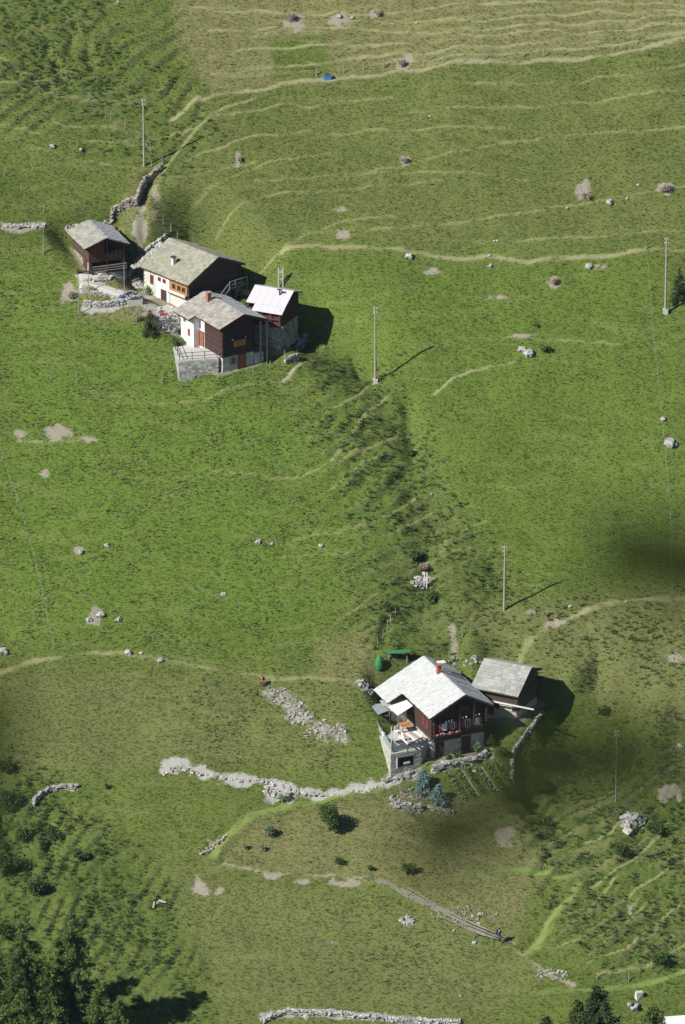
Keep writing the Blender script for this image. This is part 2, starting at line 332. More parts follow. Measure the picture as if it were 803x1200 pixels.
def veg_mat(name, c1, c2, cdry, use='INSTANCER', trans=.0):
    m, nt, b = newmat(name)
    rnd = N(nt, 'ShaderNodeObjectInfo').outputs['Random']
    if use != 'INSTANCER': rnd = N(nt, 'ShaderNodeNewGeometry').outputs['Random Per Island']
    c = mixc(nt, c1, c2, rnd)
    if use == 'INSTANCER': c = mixc(nt, c, tuple(min(1, v*1.5) for v in c2), ramp(nt, noise(nt, 1.3, 5, .8), .58, .72, 0, .7))
    c = mixc(nt, c, tuple(v*.72 for v in c1), ramp(nt, noise(nt, .35, 3), .5, .66, 0, .6))
    if cdry: c = mixc(nt, c, cdry, math_(nt, 'MULTIPLY', attr(nt, 'dry', use), .75))
    nt.links.new(c, b.inputs['Base Color']); b.inputs['Roughness'].default_value = .7; b.inputs['Specular IOR Level'].default_value = .25
    if trans:
        t = N(nt, 'ShaderNodeBsdfTranslucent'); nt.links.new(c, t.inputs[0]); x = N(nt, 'ShaderNodeMixShader'); x.inputs[0].default_value = trans
        nt.links.new(b.outputs[0], x.inputs[1]); nt.links.new(t.outputs[0], x.inputs[2]); nt.links.new(x.outputs[0], nt.nodes['Material Output'].inputs['Surface'])
    return m
def plain(name, col, var=.25, scale=3., rough_=.85, spec=.3, bumpd=.02, island=.0, metallic=0, sc=None):
    m, nt, b = newmat(name)
    n = noise(nt, scale, 5, .7, vec=N(nt, 'ShaderNodeTexCoord').outputs['Object'], sc=sc)
    c = mixc(nt, tuple(v*(1-var) for v in col), tuple(min(v*(1+var), 1) for v in col), ramp(nt, n, .3, .7))
    if island:
        isl = N(nt, 'ShaderNodeNewGeometry').outputs['Random Per Island']
        c = mixc(nt, c, mixc(nt, (1-island,)*3, (1+island,)*3, isl), 1.0, 'MULTIPLY')
    nt.links.new(c, b.inputs['Base Color']); b.inputs['Roughness'].default_value = rough_; b.inputs['Specular IOR Level'].default_value = spec; b.inputs['Metallic'].default_value = metallic
    if bumpd: bump(nt, b, n, .6, bumpd)
    return m
def slab_mat(name, col, lichen, amt, var=.22):
    m, nt, b = newmat(name)
    v = N(nt, 'ShaderNodeTexCoord').outputs['Object']
    isl = N(nt, 'ShaderNodeNewGeometry').outputs['Random Per Island']
    c = mixc(nt, tuple(x*(1-var) for x in col), tuple(x*(1+var) for x in col), isl)
    c = mixc(nt, c, lichen, math_(nt, 'MULTIPLY', ramp(nt, noise(nt, 1.6, 6, .8, vec=v), .42, .66), amt))
    c = mixc(nt, c, tuple(x*.45 for x in col), ramp(nt, noise(nt, 7, 4, .8, vec=v), .6, .8, 0, .6))
    nt.links.new(c, b.inputs['Base Color']); b.inputs['Roughness'].default_value = .75; b.inputs['Specular IOR Level'].default_value = .35
    bump(nt, b, noise(nt, 9, 4, .7, vec=v), .6, .02)
    return m
ground_mat()
veg_mat('grass_blades', (.096, .150, .034), (.140, .190, .050), (.27, .245, .115), trans=.5)
veg_mat('herb_leaves', (.150, .220, .075), (.27, .34, .16), (.20, .21, .10), trans=.35)
veg_mat('rough_leaves', (.085, .140, .038), (.160, .215, .068), (.21, .20, .09), trans=.38)
veg_mat('larch_needles', (.095, .150, .038), (.19, .26, .07), None, 'GEOMETRY', .35)
veg_mat('spruce_needles', (.028, .052, .016), (.062, .098, .028), None, 'GEOMETRY')
veg_mat('blue_needles', (.15, .23, .24), (.28, .38, .40), None, 'GEOMETRY')
veg_mat('bush_leaves', (.045, .080, .018), (.10, .15, .035), None, 'GEOMETRY')
veg_mat('pale_bush_leaves', (.13, .19, .09), (.25, .32, .17), None, 'GEOMETRY')
veg_mat('dry_twigs', (.30, .24, .19), (.48, .40, .34), None, 'GEOMETRY')
veg_mat('near_leaves', (.020, .034, .008), (.034, .052, .014), None, 'GEOMETRY')
veg_mat('vegetable_leaves', (.06, .13, .02), (.16, .24, .05), None, 'GEOMETRY')
veg_mat('flowers_red', (.45, .04, .05), (.65, .18, .22), None, 'GEOMETRY')
plain('bark', (.12, .09, .06), .3, 6)
plain('old_timber', (.088, .060, .045), .35, 5, sc=(1, 1, 6), island=.25)
plain('dark_timber', (.060, .034, .028), .35, 5, sc=(1, 1, 6), island=.22)
plain('red_timber', (.125, .042, .034), .3, 5, island=.2)
plain('grey_timber', (.26, .235, .20), .3, 5, island=.2)
plain('pole_wood', (.33, .30, .27), .2, 3)
plain('orange_timber', (.42, .19, .065), .2, 4, island=.15)
plain('door_brown', (.30, .105, .05), .15, 4, island=.1)
plain('shutter_mauve', (.34, .13, .14), .12, 4)
plain('shutter_red', (.20, .035, .035), .12, 4)
plain('plaster_white', (.82, .80, .79), .05, 2, spec=.2, bumpd=.01)
plain('limewash', (.56, .55, .48), .14, 2.5, bumpd=.02)
plain('field_stone', (.335, .325, .30), .32, 4, island=.38, bumpd=.03)
plain('pale_stone', (.385, .38, .355), .3, 4, island=.36, bumpd=.03)
plain('brown_stone', (.31, .275, .235), .28, 4, island=.3, bumpd=.03)
plain('house_stone', (.44, .42, .36), .20, 4, island=.22, bumpd=.02)
plain('cut_stone', (.52, .52, .50), .14, 4, island=.14, bumpd=.02)
plain('mortar', (.36, .35, .31), .15, 5)
plain('concrete', (.50, .49, .45), .12, 2)
plain('gravel', (.52, .49, .45), .25, 9, bumpd=.03)
plain('white_paint', (.80, .80, .78), .04, 2, rough_=.5, bumpd=0)
plain('white_metal', (.70, .71, .72), .06, 1.5, rough_=.4, bumpd=0)
plain('grey_metal', (.30, .34, .36), .1, 2, rough_=.45, bumpd=0)
plain('dark_metal', (.05, .05, .055), .1, 2, rough_=.5, bumpd=0)
plain('glass', (.03, .04, .05), .1, 2, rough_=.08, spec=.6, bumpd=0)
plain('curtain', (.75, .75, .78), .08, 9, bumpd=0)
plain('shade_water_black', (.012, .012, .014), .1, 2, bumpd=0)  # near-black standing in for shade inside openings; also colours the tub water
plain('brick_red', (.33, .13, .085), .2, 6)
plain('green_tarp', (.045, .20, .075), .15, 2.5, rough_=.45, bumpd=.01)
plain('blue_plastic', (.10, .26, .58), .1, 3, rough_=.35, bumpd=0)
plain('red_cloth', (.42, .035, .03), .15, 8); plain('blue_cloth', (.045, .11, .27), .2, 8); plain('dark_cloth', (.025, .027, .035), .2, 8); plain('skin', (.50, .30, .21), .06, 8); plain('hair', (.03, .02, .015), .2, 12)
plain('soil_dark', (.15, .105, .075), .3, 5)
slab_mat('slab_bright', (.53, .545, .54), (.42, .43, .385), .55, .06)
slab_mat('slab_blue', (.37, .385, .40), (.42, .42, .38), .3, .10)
slab_mat('slab_lichen', (.30, .285, .245), (.33, .345, .205), .75)
slab_mat('slab_grey', (.325, .315, .28), (.37, .37, .27), .55)
slab_mat('slab_mixed', (.335, .315, .28), (.42, .41, .33), .55, .28)
slab_mat('slab_barn', (.33, .335, .32), (.28, .29, .22), .6)
slab_mat('sheet_pale', (.54, .52, .54), (.55, .53, .55), .35, .05)

# ------------------------------------------------------------------ mesh helpers
class MB:
    def __init__(s): s.v = []; s.f = []; s.m = []; s.mats = []
    def mi(s, name):
        if name not in s.mats: s.mats.append(name)
        return s.mats.index(name)
    def add(s, vs, fs, mat):
        o = len(s.v); s.v += [tuple(p) for p in vs]; k = s.mi(mat)
        for f in fs: s.f.append(tuple(i+o for i in f)); s.m.append(k)
    BF = [(0, 3, 2, 1), (4, 5, 6, 7), (0, 1, 5, 4), (1, 2, 6, 5), (2, 3, 7, 6), (3, 0, 4, 7)]
    def box(s, x0, x1, y0, y1, z0, z1, mat):
        s.add([(x0, y0, z0), (x1, y0, z0), (x1, y1, z0), (x0, y1, z0), (x0, y0, z1), (x1, y0, z1), (x1, y1, z1), (x0, y1, z1)], s.BF, mat); return s
    def hexa(s, p8, mat): s.add(p8, s.BF, mat); return s
    def bar(s, a, b, w, h, mat):
        a = Vector(a); b = Vector(b); d = (b-a).normalized(); up = Vector((0, 0, 1))
        if abs(d.z) > .95: up = Vector((0, 1, 0))
        x = d.cross(up).normalized()*w/2; y = x.cross(d).normalized()*h/2
        s.add([a-x-y, a+x-y, b+x-y, b-x-y, a-x+y, a+x+y, b+x+y, b-x+y], s.BF, mat); return s
    def tube(s, a, b, r0, r1, mat, n=7):
        a = Vector(a); b = Vector(b); d = (b-a).normalized(); up = Vector((0, 0, 1))
        if abs(d.z) > .9: up = Vector((1, 0, 0))
        x = d.cross(up).normalized(); y = d.cross(x)
        vs = [p+(x*math.cos(2*math.pi*i/n)+y*math.sin(2*math.pi*i/n))*r for p, r in ((a, r0), (b, r1)) for i in range(n)]
        fs = [(i, (i+1) % n, n+(i+1) % n, n+i) for i in range(n)]+[tuple(range(n))[::-1], tuple(range(n, 2*n))]
        s.add(vs, fs, mat); return s
    def prism(s, poly, z0, z1, mat):
        n = len(poly)
        vs = [(x, y, z0) for x, y in poly]+[(x, y, z1) for x, y in poly]
        s.add(vs, [tuple(range(n))[::-1], tuple(range(n, 2*n))]+[(i, (i+1) % n, n+(i+1) % n, n+i) for i in range(n)], mat); return s
    def rock(s, c, sx, sy, sz, mat, rz=None):
        rz = random.random()*6.28 if rz is None else rz
        vs = []
        for (ring, zz, rr, n) in ((0, -.5, .75, 5), (1, .05, 1.0, 6), (2, .42, .68, 5)):
            for i in range(6):
                a = 6.283*i/6+random.uniform(-.25, .25); r = rr*random.uniform(.78, 1.08)*.5
                x, y, z = math.cos(a)*r*sx, math.sin(a)*r*sy, (zz+random.uniform(-.08, .08))*sz
                vs.append((c[0]+x*math.cos(rz)-y*math.sin(rz), c[1]+x*math.sin(rz)+y*math.cos(rz), c[2]+z))
        fs = [(5, 4, 3, 2, 1, 0), (12, 13, 14, 15, 16, 17)]
        for k in (0, 6):
            for i in range(6): j = (i+1) % 6; fs.append((k+i, k+j, k+6+j, k+6+i))
        s.add(vs, fs, mat); return s
    def slabby(s, c, sx, sy, sz, mat, rz):
        """angular broken block"""
        ca, sa = math.cos(rz), math.sin(rz); vs = []; tx, ty = random.uniform(-.25, .25), random.uniform(-.25, .25)
        for z in (-.5, .5):
            for x, y in ((-.5, -.5), (.5, -.5), (.5, .5), (-.5, .5)):
                k = .85 if z > 0 else 1; X = (x*k+random.uniform(-.14, .14))*sx; Y = (y*k+random.uniform(-.14, .14))*sy
                vs.append((c[0]+X*ca-Y*sa, c[1]+X*sa+Y*ca, c[2]+z*sz+X*tx+Y*ty))
        s.add(vs, s.BF, mat); return s
    def build(s, name, parent=None, smooth=False):
        me = bpy.data.meshes.new(name); me.from_pydata(s.v, [], s.f)
        for k in s.mats: me.materials.append(MATS[k])
        if len(s.mats) > 1: me.polygons.foreach_set('material_index', s.m)
        if smooth: me.polygons.foreach_set('use_smooth', [True]*len(s.f))
        me.update(); o = bpy.data.objects.new(name, me); COL.objects.link(o)
        if parent: o.parent = parent
        return o
def tag(o, label=None, cat=None, group=None, kind=None):
    if label: o['label'] = label
    if cat: o['category'] = cat
    if group: o['group'] = group
    if kind: o['kind'] = kind
    return o
def empty(name, loc, rz=0, label=None, cat=None, group=None):
    o = bpy.data.objects.new(name, None); COL.objects.link(o); o.location = loc; o.rotation_euler = (0, 0, rz); o.empty_display_size = .3
    return tag(o, label, cat, group)
def npmesh(name, V, Fq, mats, nside=4):
    me = bpy.data.meshes.new(name); me.vertices.add(len(V)); me.vertices.foreach_set('co', V.astype(np.float32).ravel())
    nf = len(Fq); me.loops.add(nf*nside); me.loops.foreach_set('vertex_index', Fq.astype(np.int32).ravel())
    me.polygons.add(nf); me.polygons.foreach_set('loop_start', np.arange(0, nf*nside, nside, dtype=np.int32))
    for k in mats: me.materials.append(MATS[k])
    me.update(calc_edges=True); return me

# ------------------------------------------------------------------ ground object
idx = np.arange(NXg*NYg).reshape(NXg, NYg)
quads = np.stack([idx[:-1, :-1], idx[1:, :-1], idx[1:, 1:], idx[:-1, 1:]], -1).reshape(-1, 4)
gme = npmesh('ground', np.stack([GX, GY, Z], -1).reshape(-1, 3), quads, ['alpine_turf'])
gme.polygons.foreach_set('use_smooth', np.ones(len(quads), bool))
inview = ((PXo > -30) & (PXo < 833) & (PYo > -30) & (PYo < 1240)).astype(float)
def setattr_(name, arr):
    a = gme.attributes.new(name, 'FLOAT', 'POINT'); a.data.foreach_set('value', np.clip(arr, 0, 20).astype(np.float32).ravel())
setattr_('dry', dry); setattr_('soil', soil); setattr_('lush', lush); setattr_('rough', rough); setattr_('trod', trod); setattr_('bright', bright); setattr_('greyz', greyz)
blocked = 1-sstep(.05, .5, padw)
bare_f = (1-sstep(.3, .7, soil))
tf = 1-.95*np.clip(trod*1.5+bright*1.5, 0, 1)
setattr_('d_grass', inview*blocked*bare_f*tf*15.0*(1-.4*rough))
setattr_('d_herb', inview*blocked*bare_f*tf*(6.0*herb+.25)*sstep(-.25, .2, fbm(GX/1.9+5, GY/1.9, 3)))
setattr_('d_rough', inview*blocked*bare_f*tf*(6.5*rough)*sstep(-.3, .25, fbm(GX/1.5, GY/1.5+30, 3)))
go = bpy.data.objects.new('ground', gme); COL.objects.link(go); tag(go, 'steep alpine meadow slope with grass, paths and bare soil', None, kind='structure')

# ------------------------------------------------------------------ grass, herbs (countless: geometry nodes)
def clump(name, n, h, spread, wid, flat, mat):
    V = []; Q = []
    for i in range(n):
        a = random.random()*6.283; r = random.random()**.5*spread; x, y = math.cos(a)*r, math.sin(a)*r
        hh = h*random.uniform(.6, 1.1); ln = flat*random.uniform(.6, 1.2); b = a+random.uniform(-.7, .7)
        dx, dy = math.cos(b), math.sin(b); wx, wy = -dy*wid/2, dx*wid/2
        o = len(V)
        V += [(x-wx*.7, y-wy*.7, -.05), (x+wx*.7, y+wy*.7, -.05), (x+dx*ln*.5+wx, y+dy*ln*.5+wy, hh*.75), (x+dx*ln*.5-wx, y+dy*ln*.5-wy, hh*.75),
              (x+dx*ln+wx*.25, y+dy*ln+wy*.25, hh), (x+dx*ln-wx*.25, y+dy*ln-wy*.25, hh)]
        Q += [(o, o+1, o+2, o+3), (o+3, o+2, o+4, o+5)]
    me = bpy.data.meshes.new(name); me.from_pydata(V, [], Q); me.materials.append(MATS[mat]); return me
def scatter(name, label, dens, me, smin, smax, seed):
    o = bpy.data.objects.new(name, gme); COL.objects.link(o); tag(o, label, None, kind='stuff')
    ng = bpy.data.node_groups.new(name, 'GeometryNodeTree')
    ng.interface.new_socket('Geometry', in_out='INPUT', socket_type='NodeSocketGeometry'); ng.interface.new_socket('Geometry', in_out='OUTPUT', socket_type='NodeSocketGeometry')
    gi = ng.nodes.new('NodeGroupInput'); gout = ng.nodes.new('NodeGroupOutput')
    d = ng.nodes.new('GeometryNodeDistributePointsOnFaces'); d.inputs['Seed'].default_value = seed
    na = ng.nodes.new('GeometryNodeInputNamedAttribute'); na.data_type = 'FLOAT'; na.inputs['Name'].default_value = dens
    ng.links.new(gi.outputs[0], d.inputs['Mesh']); ng.links.new(na.outputs['Attribute'], d.inputs['Density'])
    src = bpy.data.objects.new(name+'_tuft', me)      # linked only through the node tree
    oi = ng.nodes.new('GeometryNodeObjectInfo'); oi.inputs['Object'].default_value = src; oi.inputs['As Instance'].default_value = True
    ip = ng.nodes.new('GeometryNodeInstanceOnPoints')
    rv = ng.nodes.new('FunctionNodeRandomValue'); rv.data_type = 'FLOAT_VECTOR'; rv.inputs[0].default_value = (-.18, -.18, 0); rv.inputs[1].default_value = (.18, .18, 6.283)
    rs = ng.nodes.new('FunctionNodeRandomValue'); rs.data_type = 'FLOAT'; rs.inputs[2].default_value = smin; rs.inputs[3].default_value = smax; rs.inputs['Seed'].default_value = 5
    ng.links.new(d.outputs['Points'], ip.inputs['Points']); ng.links.new(oi.outputs['Geometry'], ip.inputs['Instance'])
    ng.links.new(rv.outputs[0], ip.inputs['Rotation']); ng.links.new(rs.outputs[1], ip.inputs['Scale'])
    ng.links.new(ip.outputs[0], gout.inputs[0])
    md = o.modifiers.new('scatter', 'NODES'); md.node_group = ng
    return o
scatter('grass', 'short green and yellowing meadow grass tufts covering the slope', 'd_grass', clump('tuft', 12, .06, .12, .035, .11, 'grass_blades'), .45, 1.2, 1)
scatter('meadow_herbs', 'pale broad leaved meadow herbs in loose patches', 'd_herb', clump('herb', 10, .08, .10, .12, .19, 'herb_leaves'), .4, 1.1, 2)
scatter('rough_herbage', 'tall dark rough herbage on the ravine and steep banks', 'd_rough', clump('rough', 14, .24, .18, .08, .17, 'rough_leaves'), .4, 1.15, 3)

# ------------------------------------------------------------------ building helpers (local: x across gable, y back along ridge)
def courses(mb, x0, x1, y0, y1, z0, z1, mat, h=.23, top=None, axis='x'):
    """a wall of stacked squared logs"""
    z = z0; k = 0
    while z < z1-.04:
        zt = min(z+h, z1); zm = (z+zt)/2; a, b = (x0, x1) if axis == 'x' else (y0, y1)
        if top: a, b = top(a, b, zm)
        j = (.012 if k % 2 else -.012)+random.uniform(-.008, .008)
        if b-a > .1:
            if axis == 'x': mb.box(a, b, y0-j, y1+j, z, zt-.02, mat)
            else: mb.box(x0-j, x1+j, a, b, z, zt-.02, mat)
        z += h; k += 1
def masonry(mb, o, du, dn, W, H, mat, bw=.45, bh=.24, holes=(), top=None):
    """a face of separate stones; o corner, du along, dn outward"""
    o = Vector(o); du = Vector(du).normalized(); dn = Vector(dn).normalized(); z = 0
    while z < H-.05:
        hh = min(bh*random.uniform(.8, 1.2), H-z); x = -random.random()*bw*.5
        while x < W-.02:
            ww = bw*random.uniform(.6, 1.5); xa = max(x, 0)+.012; xb = min(x+ww, W)-.012; x += ww
            if xb-xa < .05: continue
            if any(xb > h0 and xa < h1 and z+hh > h2+.02 and z < h3-.02 for h0, h1, h2, h3 in holes): continue
            if top and z+hh > top((xa+xb)/2): continue
            e = random.uniform(.015, .055)
            def P(a, zz, n): return o+du*a+Vector((0, 0, zz))+dn*n
            mb.hexa([P(xa, z+.012, -.02), P(xb, z+.012, -.02), P(xb, z+.012, e), P(xa, z+.012, e), P(xa, z+hh-.012, -.02), P(xb, z+hh-.012, -.02), P(xb, z+hh-.012, e*random.uniform(.5, 1)), P(xa, z+hh-.012, e*random.uniform(.5, 1))], mat)
        z += hh
def roof_slope(mb, E, A, U, alen, tlen, mat, row=.42, wid=.62, thick=.05, tlim=None, jit=.04, seedrow=0):
    """stone slabs in overlapping rows; E eave corner, A unit along eave, U unit up the slope"""
    E = Vector(E); A = Vector(A).normalized(); U = Vector(U).normalized(); Nn = A.cross(U)
    if Nn.z < 0: Nn = -Nn
    t = -.03; k = 0
    while t < tlen-.05:
        d = min(row*1.45, tlen-t+.03); a = -random.random()*wid*.5-.04
        while a < alen:
            w_ = wid*random.uniform(.55, 1.45); a0 = max(a, -.05); a1 = min(a+w_, alen+.05); a += w_
            if a1-a0 < .08: continue
            if tlim:
                lo = tlim((a0+a1)/2)
                if t+d*.3 < lo: continue
            th = thick*random.uniform(.7, 1.4); n0 = .045+random.uniform(0, .035); n1 = 0.0; j = lambda: random.uniform(-jit, jit)
            def P(aa, tt, n): return E+A*aa+U*tt+Nn*n
            b0, b1 = t+j()*.8, t+d
            p = [P(a0+abs(j())*.4, b0, n0), P(a1-abs(j())*.4, b0+j()*.6, n0), P(a1-.01, b1, n1), P(a0+.01, b1, n1)]
            q = [v+Nn*th for v in p]
            mb.hexa(p+q, mat)
        t += row; k += 1
def window(parent, x, z, wd, ht, y, face, frame='white_paint', pane='glass', shutters=None, label=None, curtain=False):
    """face: 'f' front wall (normal -y at y) or 'l' left wall (normal -x at x=y)"""
    def bx(mb, a0, a1, n0, n1, z0, z1, mat):
        if face == 'f': mb.box(a0, a1, y-n1, y-n0, z0, z1, mat)
        else: mb.box(y-n1, y-n0, a0, a1, z0, z1, mat)
    t = .06
    f = MB(); bx(f, x, x+t, .0, .07, z, z+ht, frame); bx(f, x+wd-t, x+wd, 0, .07, z, z+ht, frame); bx(f, x+t, x+wd-t, 0, .07, z, z+t, frame); bx(f, x+t, x+wd-t, 0, .07, z+ht-t, z+ht, frame); bx(f, x+wd/2-.02, x+wd/2+.02, .0, .06, z+t, z+ht-t, frame)
    fo = f.build('window', parent)
    p = MB(); bx(p, x+t, x+wd-t, .012, .03, z+t, z+ht-t, 'curtain' if curtain else pane); p.build('pane', fo)
    if shutters:
        for sx in (x-wd*.52-.02, x+wd+.02):
            m = MB(); n = 3; sw = wd*.52
            for k in range(n): bx(m, sx+k*sw/n+.006, sx+(k+1)*sw/n-.006, .01, .06, z-.03, z+ht+.03, shutters)
            bx(m, sx+.02, sx+sw-.02, .06, .08, z+.1, z+.2, shutters); bx(m, sx+.02, sx+sw-.02, .06, .08, z+ht-.2, z+ht-.1, shutters)
            m.build('shutter', parent)
    return fo
def door(parent, x, z, wd, ht, y, face, mat='door_brown'):
    def bx(mb, a0, a1, n0, n1, z0, z1, mt):
        if face == 'f': mb.box(a0, a1, y-n1, y-n0, z0, z1, mt)
        else: mb.box(y-n1, y-n0, a0, a1, z0, z1, mt)
    m = MB(); n = 4
    for k in range(n): bx(m, x+k*wd/n+.006, x+(k+1)*wd/n-.006, .005, .06, z, z+ht, mat)
    d = m.build('door', parent)
    f = MB(); bx(f, x-.09, x-.003, .0, .09, z, z+ht+.09, 'old_timber'); bx(f, x+wd+.003, x+wd+.09, 0, .09, z, z+ht+.09, 'old_timber'); bx(f, x-.003, x+wd+.003, 0, .09, z+ht+.003, z+ht+.09, 'old_timber'); f.build('door_frame', d)
    h = MB(); bx(h, x+wd-.14, x+wd-.10, .06, .11, z+ht*.48, z+ht*.54, 'dark_metal'); h.build('handle', d)
    return d
def gable_top(xr, zr, tl, tr):
    def f(a, b, z): return max(a, xr-(zr-z)/tl), min(b, xr+(zr-z)/tr)
    return f
def chimney(parent, x, y, z0, w_, h, mat, capmat='slab_grey', pot=True):
    m = MB(); m.box(x-w_/2, x+w_/2, y-w_/2, y+w_/2, z0-.6, z0+h, mat); c = m.build('chimney', parent)
    k = MB()
    for sx in (-1, 1):
        for sy in (-1, 1): k.box(x+sx*w_*.38-.05, x+sx*w_*.38+.05, y+sy*w_*.38-.05, y+sy*w_*.38+.05, z0+h, z0+h+.2, mat)
    k.box(x-w_*.7, x+w_*.7, y-w_*.7, y+w_*.7, z0+h+.2, z0+h+.27, capmat); k.build('chimney_cap', c)
    return c
def flower_row(parent, pts, name='window_box', col='flowers_red'):
    (x0, y0, z0), (x1, y1, z1) = pts
    m = MB(); m.bar((x0, y0, z0), (x1, y1, z1), .2, .18, 'old_timber'); b = m.build(name, parent)
    f = MB(); L = (Vector((x1, y1, z1))-Vector((x0, y0, z0))).length
    for i in range(int(L*26)):
        t = random.random(); c = Vector((x0, y0, z0)).lerp(Vector((x1, y1, z1)), t)+Vector((random.uniform(-.12, .12), random.uniform(-.14, .08), random.uniform(.08, .3)))
        f.rock(c, .12, .12, .1, random.choice([col, col, 'bush_leaves', 'white_paint']))
    tag(f.build('flowers', b), kind='stuff')
def local_of(s, px, py, z):
    """local coords (in a house frame) of the point seen at a pixel at local height z"""
    p = at_z(px, py, s['z0']+z); a, b = to_local(s, p[0], p[1]); return a, b
def house_root(k, name, label, cat, group=None):
    s = SITES[k]; return s, empty(name, (s['o'][0], s['o'][1], s['z0']), s['rz'], label, cat, group)
def gable_house(s, rt, W, L, zb, zw_l, xr, tl, tr, ovl, ovr, ovf, ovb, slabL, slabR, timber, stone, y_t0=0, roof_name='roof', base_top=None, row=.42, wid=.62, logs=True, back_stone=False, tlim=None, wingx=0, foot=1.2):
    """common body: stone base to zb, log walls above, two slab slopes. returns helper values"""
    ZR = zw_l+xr*tl
    zr_w = ZR-(W-xr)*tr
    gt = gable_top(xr, ZR, tl, tr)
    if zb > 0:
        m = MB(); m.box(.04, W-.04, .04, L, -foot, zb-.01, 'mortar')
        masonry(m, (0.04, .04, -foot), (1, 0, 0), (0, -1, 0), W-.08, zb+foot-.01, stone); masonry(m, (.04, L, -foot), (0, -1, 0), (-1, 0, 0), L-.04, zb+foot-.01, stone)
        masonry(m, (W-.04, .04, -foot), (0, 1, 0), (1, 0, 0), L-.04, zb+foot-.01, stone)
        m.build('stone_base', rt)
    if logs:
        m = MB()
        courses(m, 0, W, 0, .2, zb, ZR-.12, timber, top=gt)
        courses(m, 0, W, L-.2, L, zb, ZR-.12, timber, top=gt)
        courses(m, 0, .2, .2, L-.2, zb, zw_l-.02, timber, axis='y'); courses(m, W-.2, W, .2, L-.2, zb, zr_w-.02, timber, axis='y')
        for (cx, cy) in ((0, 0), (W, 0), (0, L), (W, L)):      # log ends at the corners
            z = zb+.04; zz = zw_l if cx == 0 else zr_w
            while z < zz-.15:
                m.box(cx-.13, cx+.13, cy-.16, cy+.16, z, z+.17, timber); z += .46
        m.build('timber_wall', rt)
    # roof
    cl, cr = math.cos(math.atan(tl)), math.cos(math.atan(tr))
    lrun, rrun = xr+ovl, W-xr+ovr
    b = MB(); th = .12
    y0, y1 = -ovf, L+ovb
    zl, zr = ZR-lrun*tl, ZR-rrun*tr
    def low(x_e, z_e, x_r, z_r, ya, yb): 
        b.hexa([(x_e, ya, z_e), (x_r, ya, z_r), (x_r, yb, z_r), (x_e, yb, z_e), (x_e, ya, z_e+th), (x_r, ya, z_r+th), (x_r, yb, z_r+th), (x_e, yb, z_e+th)], timber)
    low(-ovl, zl, xr, ZR, y0, y1); low(xr, ZR, W+ovr, zr, y0, y1)
    ro = b.build('roof', rt)
    for nm, sx, xe, ze, tt, run, cc, mt in (('l', 1, -ovl, zl, tl, lrun, cl, slabL), ('r', -1, W+ovr, zr, tr, rrun, cr, slabR)):
        m = MB(); roof_slope(m, (xe-sx*.02, y0, ze+th+.005), (0, 1, 0), (sx, 0, tt), y1-y0, run/cc+.03, mt, row=row, wid=wid, tlim=None)
        tag(m.build('roof_slabs', ro), kind='stuff')
    for x_, z_ in ((0.05, ZR-(xr-.05)*tl-.2), (xr, ZR-.24), (W-.05, ZR-(W-.05-xr)*tr-.2), (xr/2, ZR-xr/2*tl-.2), ((W+xr)/2, ZR-(W-xr)/2*tr-.2)):
        m = MB(); m.box(x_-.1, x_+.1, y0+.06, .0, z_, z_+.18, timber); m.build('purlin', ro)
    m = MB(); m.bar((-ovl, y0-.03, zl+.02), (xr, y0-.03, ZR+.02), .05, .24, timber); m.build('verge_board', ro)
    m = MB(); m.bar((xr, y0-.03, ZR+.02), (W+ovr, y0-.03, zr+.02), .05, .24, timber); m.build('verge_board', ro)
    return dict(ZR=ZR, zl=zl, zr=zr, ro=ro, th=th, gt=gt, zr_w=zr_w)
#@@OBJECTS
# ================================================================== the lower chalet
s, rt = house_root('L', 'chalet', 'lower chalet with a bright white slate roof, flowered dark timber front and stone terrace', 'chalet')
W, L = s['W'], s['L']; SL = s
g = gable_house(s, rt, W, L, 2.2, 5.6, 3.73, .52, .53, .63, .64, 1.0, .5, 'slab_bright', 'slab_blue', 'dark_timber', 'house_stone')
ZR = g['ZR']
# rear wing whose roof runs further down on the left
m = MB(); m.box(-1.95, -.02, 7.2, L, -1, 3.3, 'house_stone'); m.build('rear_wing', rt)
m = MB(); zz = lambda x: ZR-(3.73-x)*.52
m.hexa([(-2.47, 6.95, zz(-2.47)), (-.635, 6.95, zz(-.635)), (-.635, L+.5, zz(-.635)), (-2.47, L+.5, zz(-2.47)), (-2.47, 6.95, zz(-2.47)+.12), (-.635, 6.95, zz(-.635)+.12), (-.635, L+.5, zz(-.635)+.12), (-2.47, L+.5, zz(-2.47)+.12)], 'dark_timber')
wr = m.build('wing_roof', rt)
m = MB(); roof_slope(m, (-2.49, 6.95, zz(-2.47)+.125), (0, 1, 0), (1, 0, .52), L+.5-6.95, 2.1, 'slab_bright', row=.42, wid=.62, tlim=None); tag(m.build('roof_slabs', wr), kind='stuff')
m = MB(); m.box(-.10, .0, 5.0, 6.9, 3.0, 4.9, 'shade_water_black'); m.build('loggia_shade_box', rt)  # solid dark box on the wall, shade of a recess painted as colour
